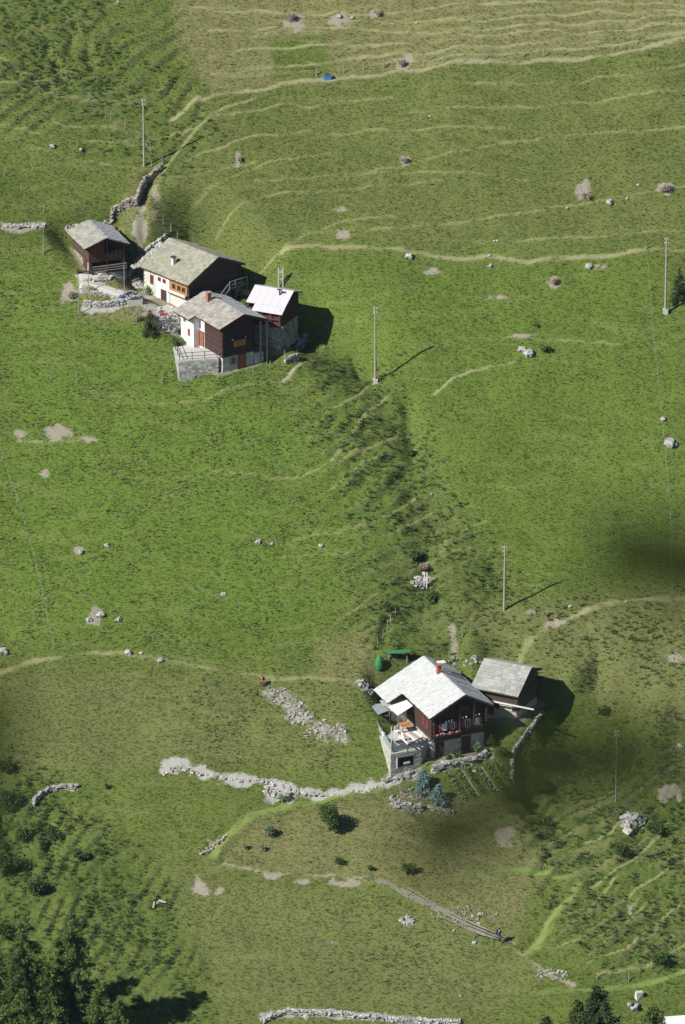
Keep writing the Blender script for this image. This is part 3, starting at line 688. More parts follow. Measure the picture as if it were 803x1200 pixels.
# front: doors, windows, gallery
door(rt, .52, .02, .92, 1.8, .0-.03, 'f', 'dark_timber'); door(rt, 3.8, .22, .95, 1.8, -.03, 'f', 'dark_timber')
for x, z, cu in ((1.25, 3.2, True), (4.15, 3.25, False), (5.25, 3.25, True)):
    window(rt, x, z, .62, .9, -.02, 'f', shutters='shutter_mauve', curtain=cu)
window(rt, 2.35, 3.2, .5, .9, -.02, 'f', shutters='shutter_mauve')
window(rt, 3.9, 5.25, .5, .7, -.02, 'f', frame='shutter_red', shutters='shutter_red'); window(rt, 2.5, 5.3, .45, .7, -.02, 'f', frame='old_timber')
window(rt, 1.2, 3.2, .8, .95, -.02, 'l', frame='shutter_red', shutters='shutter_red')
window(rt, .8, .9, .5, .6, -.03, 'l')
gal = MB(); gal.box(-.05, 3.15, -.75, -.02, 2.32, 2.42, 'dark_timber'); go_ = gal.build('gallery', rt)
m = MB(); x = -.03
while x < 3.1: m.box(x, x+.11, -.75, -.71, 2.42, 3.02, 'dark_timber'); x += .14
m.build('parapet', go_); m = MB(); m.box(-.06, 3.17, -.79, -.67, 3.02, 3.09, 'red_timber'); m.build('handrail', go_)
for x in (0.0, 3.2, 6.5, 4.95):
    m = MB(); m.box(x-.09, x+.09, -.86, -.70, 2.3 if x < 4 else 3.9, ZR-abs(3.73-x)*.525-.06, 'dark_timber'); m.bar((x, -.78, 4.6), (x, -.05, 4.1), .1, .1, 'red_timber'); m.build('post', rt)
flower_row(rt, ((.15, -.88, 3.02), (3.05, -.88, 3.02))); flower_row(rt, ((3.9, -.16, 3.06), (6.2, -.16, 3.06)))
for x, z in ((1.5, 4.55), (1.85, 4.6), (2.2, 4.65), (3.6, 4.75), (4.0, 4.8), (5.2, 4.8), (5.6, 4.85)):
    m = MB(); m.rock((x, -.7, z), .26, .26, .24, 'white_paint'); m.bar((x, -.7, z+.1), (x, -.7, z+.45), .02, .02, 'dark_metal'); m.build('hanging_pot', rt)
chimney(rt, 3.5, 6.1, ZR+.1, .5, .75, 'brick_red', 'brick_red')
m = MB(); m.box(4.2, 4.5, 7.2, 7.5, ZR-.9, ZR+.75, 'white_paint'); c_ = m.build('chimney', rt); m = MB(); m.box(3.9, 4.8, 6.95, 7.75, ZR+.75, ZR+.83, 'white_metal'); m.build('chimney_cap', c_)
for y in (2.0, 4.0, 6.0, 8.2):
    m = MB(); m.bar((4.4, y, ZR-.35+.30), (4.4+2.2, y+.05, ZR-1.55+.30), .05, .05, 'grey_metal'); m.build('snow_guard', rt)
# terrace
DZ = 1.75
lo = lambda px, py, z=DZ: local_of(s, px, py, z)
A_, B_, Cc, D_ = lo(458, 884), lo(494, 877.5), lo(442, 858), lo(422, 824)
D_ = (min(D_[0], -2.5), min(D_[1], 11.5))
poly = [A_, B_, (-.03, max(B_[1]+.2, .9)), (-.03, 7.15), (-2.0, 7.15), (-2.0, 10.9), D_, Cc]
t = empty('terrace', rt.location, s['rz'], 'raised stone terrace with metal railing wrapping the left corner of the lower chalet', 'terrace')
m = MB(); m.prism(poly, -2.6, DZ-.08, 'mortar'); m.build('terrace_body', t)
m = MB(); m.prism(poly, DZ-.075, DZ+.02, 'concrete'); m.build('deck', t)
m = MB()
def face_between(m, a, b, zb, zt, mat, holes=()):
    d = Vector((b[0]-a[0], b[1]-a[1], 0)); n = Vector((d.y, -d.x, 0))
    masonry(m, (a[0], a[1], zb), d, n, d.length, zt-zb, mat, holes=holes)
dAB = math.dist(A_, B_)
face_between(m, A_, B_, -2.4, DZ-.1, 'house_stone', holes=[(dAB*.22, dAB*.76, 2.4-.1, 2.4+1.15)])
face_between(m, Cc, A_, -2.4, DZ-.1, 'house_stone'); face_between(m, D_, Cc, -2.4, DZ-.1, 'house_stone'); m.build('retaining_stones', t)
ab = (Vector((*B_, 0))-Vector((*A_, 0))).normalized(); nn = Vector((ab.y, -ab.x, 0))
def PB(f, n, z): q = Vector((*A_, 0))+ab*dAB*f+nn*n; return (q.x, q.y, z)
m = MB(); m.hexa([PB(.24, .005, .0), PB(.74, .005, .0), PB(.74, -.1, .0), PB(.24, -.1, .0), PB(.24, .005, 1.1), PB(.74, .005, 1.1), PB(.74, -.1, 1.1), PB(.24, -.1, 1.1)], 'shade_water_black'); ce = m.build('cellar_shade_box', t)  # dark box proud of the wall paints the cellar's shade; no hollow behind
m = MB(); m.bar(PB(.20, .06, -.1), PB(.20, .06, 1.2), .12, .1, 'white_paint'); m.bar(PB(.185, .06, 1.2), PB(.76, .06, 1.2), .1, .12, 'grey_timber'); m.build('opening_frame', ce)
m = MB(); m.bar(PB(.42, .05, .32), PB(.62, .05, .36), .1, .22, 'white_metal'); m.build('white_sack', ce)
def railing(parent, pts, z, h=.95, mat='grey_metal', bars=3, step=1.2, panel=None):
    for a, b in zip(pts[:-1], pts[1:]):
        a = Vector((*a, z)); b = Vector((*b, z)); n = max(1, int((b-a).length/step))
        for i in range(n+1):
            q = a.lerp(b, i/n); m = MB(); m.bar(q, q+Vector((0, 0, h)), .06, .06, mat); m.build('railing_post', parent)
        m = MB()
        for k in range(bars): zz_ = Vector((0, 0, h*(k+1)/bars)); m.bar(a+zz_, b+zz_, .05, .05, mat)
        m.build('railing_bars', parent)
        if panel: m = MB(); u_ = Vector((0, 0, .12)); v_ = Vector((0, 0, h-.1)); m.bar(a+(u_+v_)/2, b+(u_+v_)/2, .02, h-.3, panel); m.build('railing_panel', parent)
ins = lambda p, q, f: (p[0]+(q[0]-p[0])*f, p[1]+(q[1]-p[1])*f)
cen = (-1.2, 4)
railing(t, [ins(D_, cen, .05), ins(Cc, cen, .05), ins(A_, cen, .05), ins(B_, cen, .05), (-.5, B_[1]+.5)], DZ+.02, panel='grey_metal')
# canopy over the terrace corner
def world_obj(name, rt_, label, cat, group=None):
    return empty(name, rt_.location, rt_.rotation_euler.z, label, cat, group)
cn = world_obj('canopy', rt, 'small tilted white canopy roof on posts over the chalet terrace', 'canopy')
c4 = [lo(466.6, 839, 4.0), lo(484.6, 827.5, 4.4), lo(471, 812.5, 4.4), lo(456, 829.5, 4.0)]
zs = [4.0, 4.4, 4.4, 4.0]
m = MB(); m.hexa([(p[0], p[1], z) for p, z in zip(c4, zs)]+[(p[0], p[1], z+.08) for p, z in zip(c4, zs)], 'white_paint'); m.build('canopy_roof', cn)
for p in (c4[0], c4[3]): m = MB(); m.bar((p[0]+.1, p[1]+.1, DZ), (p[0]+.1, p[1]+.1, 4.0), .1, .1, 'grey_timber'); m.build('post', cn)
def table(rt_, x, y, z, w_, l_, h, mat, name, label, cat='table', rz=0):
    e = empty(name, rt_.matrix_basis @ Vector((x, y, z)), rt_.rotation_euler.z+rz, label, cat)
    m = MB(); n = 4
    for k in range(n): m.box(-w_/2+k*w_/n+.01, -w_/2+(k+1)*w_/n-.01, -l_/2, l_/2, h-.06, h, mat)
    m.build('table_top', e)
    for sx in (-1, 1):
        for sy in (-1, 1): m = MB(); m.box(sx*(w_/2-.12)-.04, sx*(w_/2-.12)+.04, sy*(l_/2-.15)-.04, sy*(l_/2-.15)+.04, 0, h-.065, mat); m.build('leg', e)
    return e
def chair(rt_, x, y, z, mat, label, rz=0, group=None, wd=.55):
    e = empty('garden_chair' if wd < 1 else 'garden_bench', rt_.matrix_basis @ Vector((x, y, z)), rt_.rotation_euler.z+rz, label, 'chair' if wd < 1 else 'bench', group)
    m = MB(); m.box(-wd/2, wd/2, -.25, .25, .40, .46, mat); m.build('seat', e); m = MB(); m.box(-wd/2, wd/2, .23, .29, .46, .95, mat); m.build('backrest', e)
    for sx in (-1, 1):
        for sy in (-1, 1): m = MB(); m.box(sx*(wd/2-.05)-.03, sx*(wd/2-.05)+.03, sy*.2-.03, sy*.2+.03, 0, .40, mat); m.build('leg', e)
    return e
bpy.context.view_layer.update()
p = lo(446, 830, 2.9); q1 = lo(434.5, 826, 2.6)
sh = world_obj('lean_to', rt, 'grey sheet roofed lean-to at the rear end of the chalet terrace', 'shed')
c4 = [lo(443.5, 838, 3.5), lo(456, 833, 3.5), lo(447, 823, 3.7), lo(434, 824.5, 3.7)]
m = MB(); m.hexa([(p_[0], p_[1], 3.5) for p_ in c4]+[(p_[0], p_[1], 3.56) for p_ in c4], 'grey_metal'); m.build('sheet_roof', sh)
for p_ in c4[:3]: m = MB(); m.bar((p_[0], p_[1], DZ), (p_[0], p_[1], 3.5), .09, .09, 'old_timber'); m.build('post', sh)
x, y = lo(461, 866, DZ+.6); table(rt, x, y, DZ+.02, .9, 1.8, .74, 'pale_stone', 'terrace_table', 'pale dining table in the middle of the chalet terrace', rz=.3)
for i, (px, py, lb, rz) in enumerate([(452, 862, 'white garden chair left of the pale terrace table', 1.8), (470, 864, 'white garden chair right of the pale terrace table', -1.3), (466, 856, 'white garden chair behind the pale terrace table', .3)]):
    x, y = lo(px, py, DZ+.5); chair(rt, x, y, DZ+.02, 'white_paint', lb, rz, 'white chairs round the terrace table')
x, y = lo(454, 843, DZ+.5); chair(rt, x, y, DZ+.02, 'white_paint', 'long white bench under the lean-to of the terrace', .2, wd=1.5)
x, y = lo(475, 849, DZ+.8); table(rt, x, y, DZ+.02, 1.3, 1.3, .85, 'orange_timber', 'wooden_counter', 'orange brown wooden counter against the chalet side wall')
pg = world_obj('pergola', rt, 'open pergola of pale beams over the right half of the terrace', 'pergola')
for k in range(5):
    a = lo(468+k*4.4, 862-k*1.2, 2.9); b = lo(478+k*4.4, 872-k*2.2, 2.9)
    m = MB(); m.bar((a[0], a[1], 2.9), (b[0]-.0, b[1], 2.9), .12, .14, 'white_paint' if k % 2 == 0 else 'grey_timber'); m.build('beam', pg)
a, b = lo(478, 873, 2.8), lo(495.5, 864, 2.8); m = MB(); m.bar((a[0], a[1], 2.78), (b[0], b[1], 2.78), .1, .1, 'old_timber'); m.build('beam', pg)
for q in (a, b): m = MB(); m.bar((q[0], q[1], DZ), (q[0], q[1], 2.75), .1, .1, 'old_timber'); m.build('post', pg)
m = MB(); q = lo(459, 862, 3.4); m.bar((q[0], q[1], DZ), (q[0], q[1], 4.5), .09, .09, 'white_paint'); tag(m.build('flag_pole'), 'slim white pole rising from the chalet terrace', 'pole'); o = bpy.data.objects['flag_pole']; o.location = rt.location; o.rotation_euler = rt.rotation_euler

# ================================================================== barn beside the chalet
s, rt = house_root('E', 'barn', 'barn with a greenish grey slab roof standing right of the white roofed chalet', 'barn')
W, L = s['W'], s['L']
g = gable_house(s, rt, W, L, .9, 3.4, 2.9, .65, .39, .6, .5, .4, .3, 'slab_barn', 'slab_barn', 'old_timber', 'house_stone')
m = MB(); m.bar((-.95, L-.4, 2.15), (-.95, -2.6, 2.15), .16, .12, 'white_paint'); m.build('gutter_beam', rt)
m = MB(); m.box(-.05, .0, .6, 2.2, .95, 1.5, 'limewash'); m.build('plaster_patch', rt)
door(rt, 3.0, .0, .9, 1.8, -.03, 'l', 'old_timber'); m = MB(); m.box(W+.45, W+.6, -.4, .0, 2.9, 3.15, 'dark_timber'); m.build('ridge_beam_end', rt)
# lean-to between chalet and barn
m = MB(); hy = MB()

# ================================================================== upper hamlet: hut A
s, rt = house_root('A', 'hut', 'small open fronted hut with rail fence and balcony, uppermost left of the hamlet', 'hut')
W, L = s['W'], s['L']
ZA = 3.58+2.05*.385
gt = gable_top(2.05, ZA, .385, .385)
m = MB(); courses(m, 0, W, 2.2, 2.4, 0, 1.5, 'dark_timber'); courses(m, 0, 2.0, 0, .2, 1.5, ZA-.1, 'red_timber', top=lambda a, b, z: (max(a, 2.05-(ZA-z)/.385), min(2.0, 2.05)))
courses(m, 2.0, W, 1.4, 1.6, 1.5, ZA-.1, 'dark_timber', top=lambda a, b, z: (a, min(b, 2.05+(ZA-z)/.385))); courses(m, 0, W, L-.2, L, 0, ZA-.1, 'dark_timber', top=gt)
courses(m, 0, .2, .2, L-.2, 1.3, 3.55, 'old_timber', axis='y'); courses(m, W-.2, W, 1.4, L-.2, 0, 2.55, 'dark_timber', axis='y'); m.build('timber_wall', rt)
m = MB(); m.box(.03, .35, .05, L, -1.2, 1.28, 'mortar'); masonry(m, (.03, L, -1), (0, -1, 0), (-1, 0, 0), L-.05, 2.28, 'brown_stone'); masonry(m, (.03, .05, -.5), (1, 0, 0), (0, -1, 0), .32, 1.78, 'brown_stone'); m.build('stone_base', rt)
m = MB(); m.box(0, W, 0, 1.4, 1.38, 1.48, 'old_timber'); m.build('balcony_floor', rt)
m = MB(); z = 1.5
while z < 2.25: m.box(2.02, W, -.04, .02, z, z+.16, 'old_timber'); z += .18
m.build('balcony_parapet', rt)
for x in (.08, 2.3, W-.1): m = MB(); m.box(x-.08, x+.08, -.06, .1, -.3, 1.38 if x < 1 else ZA-abs(x-2.05)*.385-.05, 'old_timber' if x > 1 else 'red_timber'); m.build('post', rt)
for x, z in ((3.0, 2.35), (3.45, 2.45), (4.0, 2.4)): m = MB(); m.rock((x, .1, z), .32, .25, .3, 'orange_timber'); m.build('firewood_basket', rt)
fr = MB()
for z in (.25, .55, .85): fr.bar((.4, -.18, z), (W+.2, -.18, z), .06, .12, 'grey_timber')
fr.build('rail_fence', rt)
m = MB(); m.box(.0, .05, 1.2, 2.1, .1, 1.7, 'shutter_red'); m2 = m; 
door(rt, .9, .1, .8, 1.3, -.05, 'l', 'red_timber')
lrun, rrun = 2.8, 2.91; y0, y1 = -.6, L+.3
b = MB()
for xe, xr_, ze in ((-.75, 2.05, ZA-2.8*.385), (W+.4, 2.05, ZA-2.91*.385)):
    xa, xb, za, zb_ = (xe, xr_, ze, ZA) if xe < xr_ else (xr_, xe, ZA, ze)
    b.hexa([(xa, y0, za), (xb, y0, zb_), (xb, y1, zb_), (xa, y1, za), (xa, y0, za+.12), (xb, y0, zb_+.12), (xb, y1, zb_+.12), (xa, y1, za+.12)], 'dark_timber')
ro = b.build('roof', rt); cA = math.cos(math.atan(.385))
m = MB(); roof_slope(m, (-.77, y0, ZA-2.8*.385+.125), (0, 1, 0), (1, 0, .385), y1-y0, 2.8/cA, 'slab_grey'); tag(m.build('roof_slabs', ro), kind='stuff')
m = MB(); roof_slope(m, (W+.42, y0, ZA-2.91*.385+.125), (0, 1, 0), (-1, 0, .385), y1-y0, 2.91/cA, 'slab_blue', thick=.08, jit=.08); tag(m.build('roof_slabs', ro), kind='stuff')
m = MB()
for i in range(120): m.rock((random.uniform(-.6, W+.2), L+random.uniform(.1, 1.5), ZA-random.uniform(.5, 1.1)-.28*abs(0)), random.uniform(.3, .6), random.uniform(.25, .5), random.uniform(.2, .4), random.choice(['brown_stone', 'field_stone']))
rb = m.build('rubble_heap'); rb.location = rt.location; rb.rotation_euler = rt.rotation_euler; tag(rb, 'heap of brown and grey rubble behind the roof of the uppermost hut', 'rubble')

# ================================================================== big house B
s, rt = house_root('B', 'farmhouse', 'large farmhouse with a broad greenish slab roof and white plastered wall, middle of the hamlet', 'house')
W, L = s['W'], s['L']
g = gable_house(s, rt, W, L, 1.35, 3.55, 4.37, .505, .435, .5, .48, .5, .45, 'slab_lichen', 'slab_lichen', 'old_timber', 'pale_stone')
def lrect(name, y0, y1, z0, z1, mat, off=.04, d=.05, parent=None): m = MB(); m.box(-off-d, -off, y0, y1, z0, z1, mat); return m.build(name, parent or rt)
lrect('limewashed_wall', 0.02, 3.3, -.9, 1.5, 'limewash', off=.06)
lrect('plaster_wall', 3.4, 5.9, -.9, 3.4, 'plaster_white', off=.06); lrect('plaster_wall', 5.95, L, -.9, 3.3, 'limewash', off=.06)
lrect('timber_gallery', .15, 3.35, 1.75, 3.1, 'orange_timber', off=.04)
for y in (.5, 1.35, 2.3): window(rt, y, 2.15, .55, .6, -.09, 'l', frame='old_timber')
m = MB(); m.box(-.45, -.1, .1, 3.35, 1.5, 1.62, 'old_timber'); m.build('gallery_floor', rt); m = MB(); m.box(-.45, -.40, .1, 3.35, 1.62, 2.0, 'limewash'); m.build('gallery_parapet', rt)
door(rt, 4.0, -.35, .8, 1.75, -.11, 'l', 'dark_timber')
for y in (4.0, 4.9): window(rt, y, 2.35, .6, .55, -.11, 'l', frame='orange_timber')
window(rt, 6.3, 1.6, .6, 1.2, -.11, 'l', frame='shutter_mauve')
chimney(rt, 1.35, 4.3, 3.55+1.35*.505+.15, .42, .75, 'limewash', 'dark_metal')
window(rt, 1.8, 2.2, .7, .7, -.02, 'f', frame='old_timber'); door(rt, 6.3, .35, .9, 1.8, -.04, 'f', 'old_timber')
# outside stair to the gable
st = MB()
for k in range(8): st.box(3.6+k*.24, 3.6+k*.24+.22, -1.25, -.35, .15+k*.2, .22+k*.2, 'grey_timber')
sto = st.build('outside_stair', rt)
m = MB(); m.bar((3.5, -1.25, .1), (5.5, -1.25, 1.7), .08, .2, 'grey_timber'); m.bar((3.5, -.35, .1), (5.5, -.35, 1.7), .08, .2, 'grey_timber'); m.bar((3.5, -1.25, .95), (5.5, -1.25, 2.6), .07, .07, 'grey_timber'); m.build('stringers', sto)
m = MB(); m.box(5.5, W+.2, -1.3, -.05, 1.68, 1.78, 'grey_timber'); gl = m.build('landing', rt)
m = MB(); m.bar((5.5, -1.25, 2.65), (W+.2, -1.25, 2.65), .07, .09, 'grey_timber'); m.bar((5.5, -1.25, 2.2), (W+.2, -1.25, 2.2), .06, .07, 'grey_timber')
for x in (5.5, 6.4, 7.3, W+.15): m.box(x-.05, x+.05, -1.3, -1.2, .1, 2.7, 'grey_timber')
m.build('railing', gl)
# rounded rear corner and stones along the left edge
m = MB()
for i in range(90):
    t_ = i/89; y = 7.6+random.uniform(-.3, .5); x = -1.2+t_*4.6; m.rock((x, y+1.1-.06*(t_-.5)**2, g['zl']+.15+max(0, (x+.5))*.5), .55, .5, .3, 'field_stone')
m.build('edge_stones', rt)

# ================================================================== white and timber house C
s, rt = house_root('C', 'house', 'house half white plaster half dark timber with orange brown doors, nearest in the hamlet', 'house')
W, L = s['W'], s['L']; SC = s
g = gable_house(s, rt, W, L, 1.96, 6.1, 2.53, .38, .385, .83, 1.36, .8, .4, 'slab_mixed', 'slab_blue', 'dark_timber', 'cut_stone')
ZR = g['ZR']
m = MB(); m.box(-.10, .02, 4.0, L, .3, 6.0, 'plaster_white'); m.box(-.95, -.11, 5.1, L-.05, .3, 5.75, 'plaster_white'); m.build('plaster_wall', rt)
zz = lambda x: ZR-(2.53-x)*.38
m = MB(); m.hexa([(-1.75, 4.85, zz(-1.75)), (-.835, 4.85, zz(-.835)), (-.835, L+.4, zz(-.835)), (-1.75, L+.4, zz(-1.75)), (-1.75, 4.85, zz(-1.75)+.12), (-.835, 4.85, zz(-.835)+.12), (-.835, L+.4, zz(-.835)+.12), (-1.75, L+.4, zz(-1.75)+.12)], 'dark_timber')
wr = m.build('wing_roof', rt)
m = MB(); roof_slope(m, (-1.77, 4.85, zz(-1.75)+.125), (0, 1, 0), (1, 0, .38), L+.4-4.85, 1.05, 'slab_mixed'); tag(m.build('roof_slabs', wr), kind='stuff')
door(rt, 4.15, 2.0, .85, 1.85, -.11, 'l'); window(rt, 5.9, 3.0, .5, .9, -.96, 'l', frame='door_brown', pane='door_brown'); window(rt, 6.9, 4.5, .5, .8, -.96, 'l', frame='door_brown', pane='door_brown')
door(rt, 2.2, .15, .85, 1.75, -.08, 'f'); window(rt, 1.15, .95, .55, .8, -.07, 'f', frame='door_brown', pane='door_brown')
window(rt, 1.95, 3.05, .8, .75, -.03, 'f', frame='orange_timber', pane='orange_timber', shutters='orange_timber')
m = MB(); m.bar((1.4, -.1, 4.0), (3.6, -.1, 4.0), .1, .12, 'dark_timber'); m.build('lintel_beam', rt)
for x, z in ((1.3, 4.1), (3.1, 4.1)): m = MB(); m.rock((x, -.2, z), .25, .2, .16, 'limewash'); m.build('wall_lamp', rt)
m = MB(); m.box(W+.75, W+1.0, -.1, .15, -.2, 5.6, 'grey_timber'); m.build('gallery_post', rt)
m = MB(); m.box(W+.02, W+1.25, -.05, 3.0, -1.0, 1.7, 'mortar'); masonry(m, (W+.02, -.05, -1), (1, 0, 0), (0, -1, 0), 1.23, 2.7, 'cut_stone'); m.build('side_wall', rt)
chimney(rt, 1.7, 6.0, zz(1.7)+.15, .5, .95, 'brick_red', 'slab_grey')
m = MB(); m.bar((-.83, -.86, g['zl']+.2), (2.53, -.86, ZR+.2), .05, .12, 'red_timber'); m.bar((2.53, -.86, ZR+.2), (W+1.36, -.86, g['zr']+.2), .05, .12, 'red_timber'); m.build('red_verge_trim', rt)
# terrace of C
DZ = 1.9; lo = lambda px, py, z=DZ: local_of(SC, px, py, z)
t = empty('terrace', rt.location, s['rz'], 'stone walled terrace with dark railing before the white plastered house', 'terrace')
a_, b_, c_ = lo(209.5, 423), lo(256, 420), lo(202, 404)
poly = [a_, b_, (-.06, .6), (-.06, 4.0), (-1.0, 5.05), (-1.0, 7.6), c_]
m = MB(); m.prism(poly, -3.0, DZ-.08, 'mortar'); m.build('terrace_body', t); m = MB(); m.prism(poly, DZ-.075, DZ+.01, 'concrete'); m.build('deck', t)
m = MB(); face_between(m, a_, b_, -2.6, DZ-.08, 'pale_stone'); face_between(m, c_, a_, -2.6, DZ-.08, 'pale_stone'); m.build('retaining_stones', t)
cen = (-1, 4); railing(t, [ins(c_, cen, .04), ins(a_, cen, .05), ins(b_, cen, .06)], DZ+.01, mat='dark_metal', h=.9, bars=2, step=1.5)

# ================================================================== small hut D
s, rt = house_root('D', 'hut', 'small dark hut with a smooth pale sheet roof, rightmost of the hamlet', 'hut')
W, L = s['W'], s['L']
ZD = 4.15+2.87*.53; gt = gable_top(2.87, ZD, .53, .37)
m = MB(); courses(m, 0, W, 0, .2, 2.0, ZD-.12, 'dark_timber', top=gt); courses(m, 0, W, L-.2, L, 2.0, ZD-.12, 'dark_timber', top=gt); courses(m, 0, .2, .2, L-.2, 2.0, 4.1, 'red_timber', axis='y'); courses(m, W-.2, W, .2, L-.2, 2.0, 4.8, 'dark_timber', axis='y'); m.build('timber_wall', rt)
m = MB(); m.box(.1, W-.1, .1, L-.1, -1.2, 1.98, 'mortar'); masonry(m, (.1, L-.1, -1), (0, -1, 0), (-1, 0, 0), L-.2, 2.95, 'field_stone'); masonry(m, (.1, .1, -1), (1, 0, 0), (0, -1, 0), W-.2, 2.95, 'field_stone'); m.build('stone_base', rt)
for x in (.2, 1.6, 3.0): m = MB(); m.bar((x, -1.0, -.3), (x, -.1, 2.2), .16, .16, 'grey_timber'); m.build('brace', rt)
y0, y1 = -.4, L+.3; b = MB()
for xa, za, xb, zb_ in ((0.45, ZD-2.42*.53, 2.87, ZD), (2.87, ZD, W+.4, ZD-2.6*.37)):
    b.hexa([(xa, y0, za), (xb, y0, zb_), (xb, y1, zb_), (xa, y1, za), (xa, y0, za+.1), (xb, y0, zb_+.1), (xb, y1, zb_+.1), (xa, y1, za+.1)], 'dark_timber')
ro = b.build('roof', rt)
for k in range(5):
    ya = y0+k*(y1-y0)/5; yb = y0+(k+1)*(y1-y0)/5-.012; m = MB(); xa = .40; e = 0
    m.hexa([(xa, ya, ZD-(2.87-xa)*.53+.105), (2.9, ya, ZD+.115), (2.9, yb, ZD+.115), (xa, yb, ZD-(2.87-xa)*.53+.105), (xa, ya, ZD-(2.87-xa)*.53+.14), (2.9, ya, ZD+.15), (2.9, yb, ZD+.15), (xa, yb, ZD-(2.87-xa)*.53+.14)], 'sheet_pale'); m.build('roof_sheet', ro)
for k in range(4):
    ya = y0+k*1.0; yb = ya+.99; m = MB(); xa, xb = -.5, .62; f = lambda x: ZD-(2.87-x)*.53
    m.hexa([(xa, ya, f(xa)+.0), (xb, ya, f(xb)+.02), (xb, yb, f(xb)+.02), (xa, yb, f(xa)+.0), (xa, ya, f(xa)+.05), (xb, ya, f(xb)+.07), (xb, yb, f(xb)+.07), (xa, yb, f(xa)+.05)], 'sheet_pale'); m.build('roof_sheet', ro)
m = MB(); roof_slope(m, (W+.42, y0, ZD-2.6*.37+.105), (0, 1, 0), (-1, 0, .37), y1-y0, 2.7, 'slab_blue'); tag(m.build('roof_slabs', ro), kind='stuff')
m = MB(); m.box(2.0, 2.15, 1.0, 1.15, ZD-.5, ZD+.35, 'dark_metal'); m.box(1.9, 2.25, .75, 1.4, ZD+.35, ZD+.40, 'dark_metal'); m.build('stove_pipe', rt)
m = MB(); m.bar((-.3, 0, 3.1), (-.3, 3.6, 3.1), .08, .1, 'old_timber'); 
for y in (0, 1.2, 2.4, 3.6): m.bar((-.3, y, 2.0), (-.3, y, 3.8), .1, .1, 'old_timber')
m.build('side_gallery', rt)

# ================================================================== poles
def pole(px, py, hpx, label, arms=True, base=False, r=.15, nm='utility_pole', grp='wooden utility poles on the slope'):
    p = G(px, py); h = hpx/(C0*pxm(p)); e = empty(nm, p, 0, label, 'pole', grp)
    m = MB(); m.tube((0, 0, -.5), (random.uniform(-.04, .04), 0, h), r, r*.62, 'pole_wood', 8); m.build('shaft', e)
    if arms:
        m = MB()
        for k, z in enumerate((h-.25, h-.75)):
            m.bar((-.2, 0, z), (.2, 0, z), .06, .06, 'dark_metal')
            for x in (-.18, .18): m.tube((x, 0, z), (x, 0, z+.2), .05, .035, 'white_paint', 6)
        m.build('insulators', e)
    if base: m = MB(); m.box(-.3, .3, -.3, .3, -.5, .5, 'concrete'); m.build('footing', e)
    return e
pole(169, 195, 77, 'tall wooden utility pole above the uppermost hut beside the sunken path')
pole(440, 449, 88, 'tall wooden utility pole with insulators on the meadow right of the hamlet', base=True)
pole(591, 716, 76, 'wooden utility pole on the meadow above the grey roofed barn')
pole(780, 367, 87, 'pale utility pole at the right edge of the meadow beside a small dark tree', base=True)
pole(722, 940, 85, 'utility pole on the dark rough bank right of the lower chalet', r=.09)
for px, py, hp, lb in ((92, 368, 45, 'slim wooden post at the lower left corner of the garden walls'), (104, 345, 22, 'slim post standing in the middle of the walled garden'), (146, 352, 40, 'slim metal post on the path between hut and farmhouse'), (51, 298, 22, 'short post left of the uppermost hut')):
    pole(px, py, hp, lb, False, r=.06, nm='post', grp=None)
# double pole with ladder behind D
p = G(329, 338); e = empty('pole_frame', p, .1, 'pale double pole frame with cross pieces standing behind the small pale roofed hut', 'pole frame')
for x in (-.28, .28): m = MB(); m.bar((x, 0, -1.5), (x*.9, 0, 2.6), .11, .11, 'white_metal'); m.build('upright', e)
m = MB(); m.bar((-.3, 0, 2.1), (.3, 0, 2.1), .09, .12, 'white_metal'); m.bar((-.3, 0, 1.2), (.3, 0, 1.2), .06, .08, 'white_metal'); m.build('cross_bar', e); m = MB(); m.bar((.35, .2, -1.2), (.9, .4, 1.2), .09, .09, 'pole_wood'); m.build('strut', e)
m = MB(); m.bar((0, 0, 2.1), (0, 0, 3.0), .07, .07, 'grey_metal'); m.build('top_rod', e)
# posts by C
for px, py, hp, lb in ((313, 425, 50, 'grey timber post at the right corner of the nearest house'),):
    pole(px, py, hp, lb, True, r=.11)

# ================================================================== fences
def fence(name, label, pts, h=1.05, step=2.6, mat='pole_wood', wire=True, rails=0, r=.042, cat='fence'):
    P = []
    for a, b in zip(pts[:-1], pts[1:]):
        n = max(1, round(math.dist(a, b)/(step*10)))
        for i in range(n): P.append((a[0]+(b[0]-a[0])*i/n, a[1]+(b[1]-a[1])*i/n))
    P.append(pts[-1]); W_ = [G(*q) for q in P]; o0 = W_[0]
    e = empty(name, o0, 0, label, cat); pm = MB(); pm.tube((0, 0, -.3), (0, 0, h), r, r*.9, mat, 6); first = None
    for q in W_:
        if first is None: first = pm.build('fence_post', e); o = first
        else: o = first.copy(); COL.objects.link(o); o.parent = e
        o.location = q-o0; o.rotation_euler = (random.uniform(-.08, .08), random.uniform(-.12, .12), random.random()*6); o.scale = (1, 1, random.uniform(.85, 1.15))
    if wire:
        m = MB()
        for z in (h*.9, h*.55):
            for a, b in zip(W_[:-1], W_[1:]): m.bar(a-o0+Vector((0, 0, z)), b-o0+Vector((0, 0, z)), .007, .007, 'grey_metal')
        m.build('wire', e)
    if rails:
        for k in range(rails):
            m = MB()
            for a, b in zip(W_[:-1], W_[1:]): m.bar(a-o0+Vector((0, 0, h*(.95-.4*k))), b-o0+Vector((0, 0, h*(.95-.4*k))), .07, .1, 'grey_timber')
            m.build('rail', e)
    return e
fence('wire_fence', 'wire fence with pale posts along the top track of the meadow', [(403, 86), (450, 80), (520, 74), (590, 69), (660, 66), (720, 58), (800, 43)])
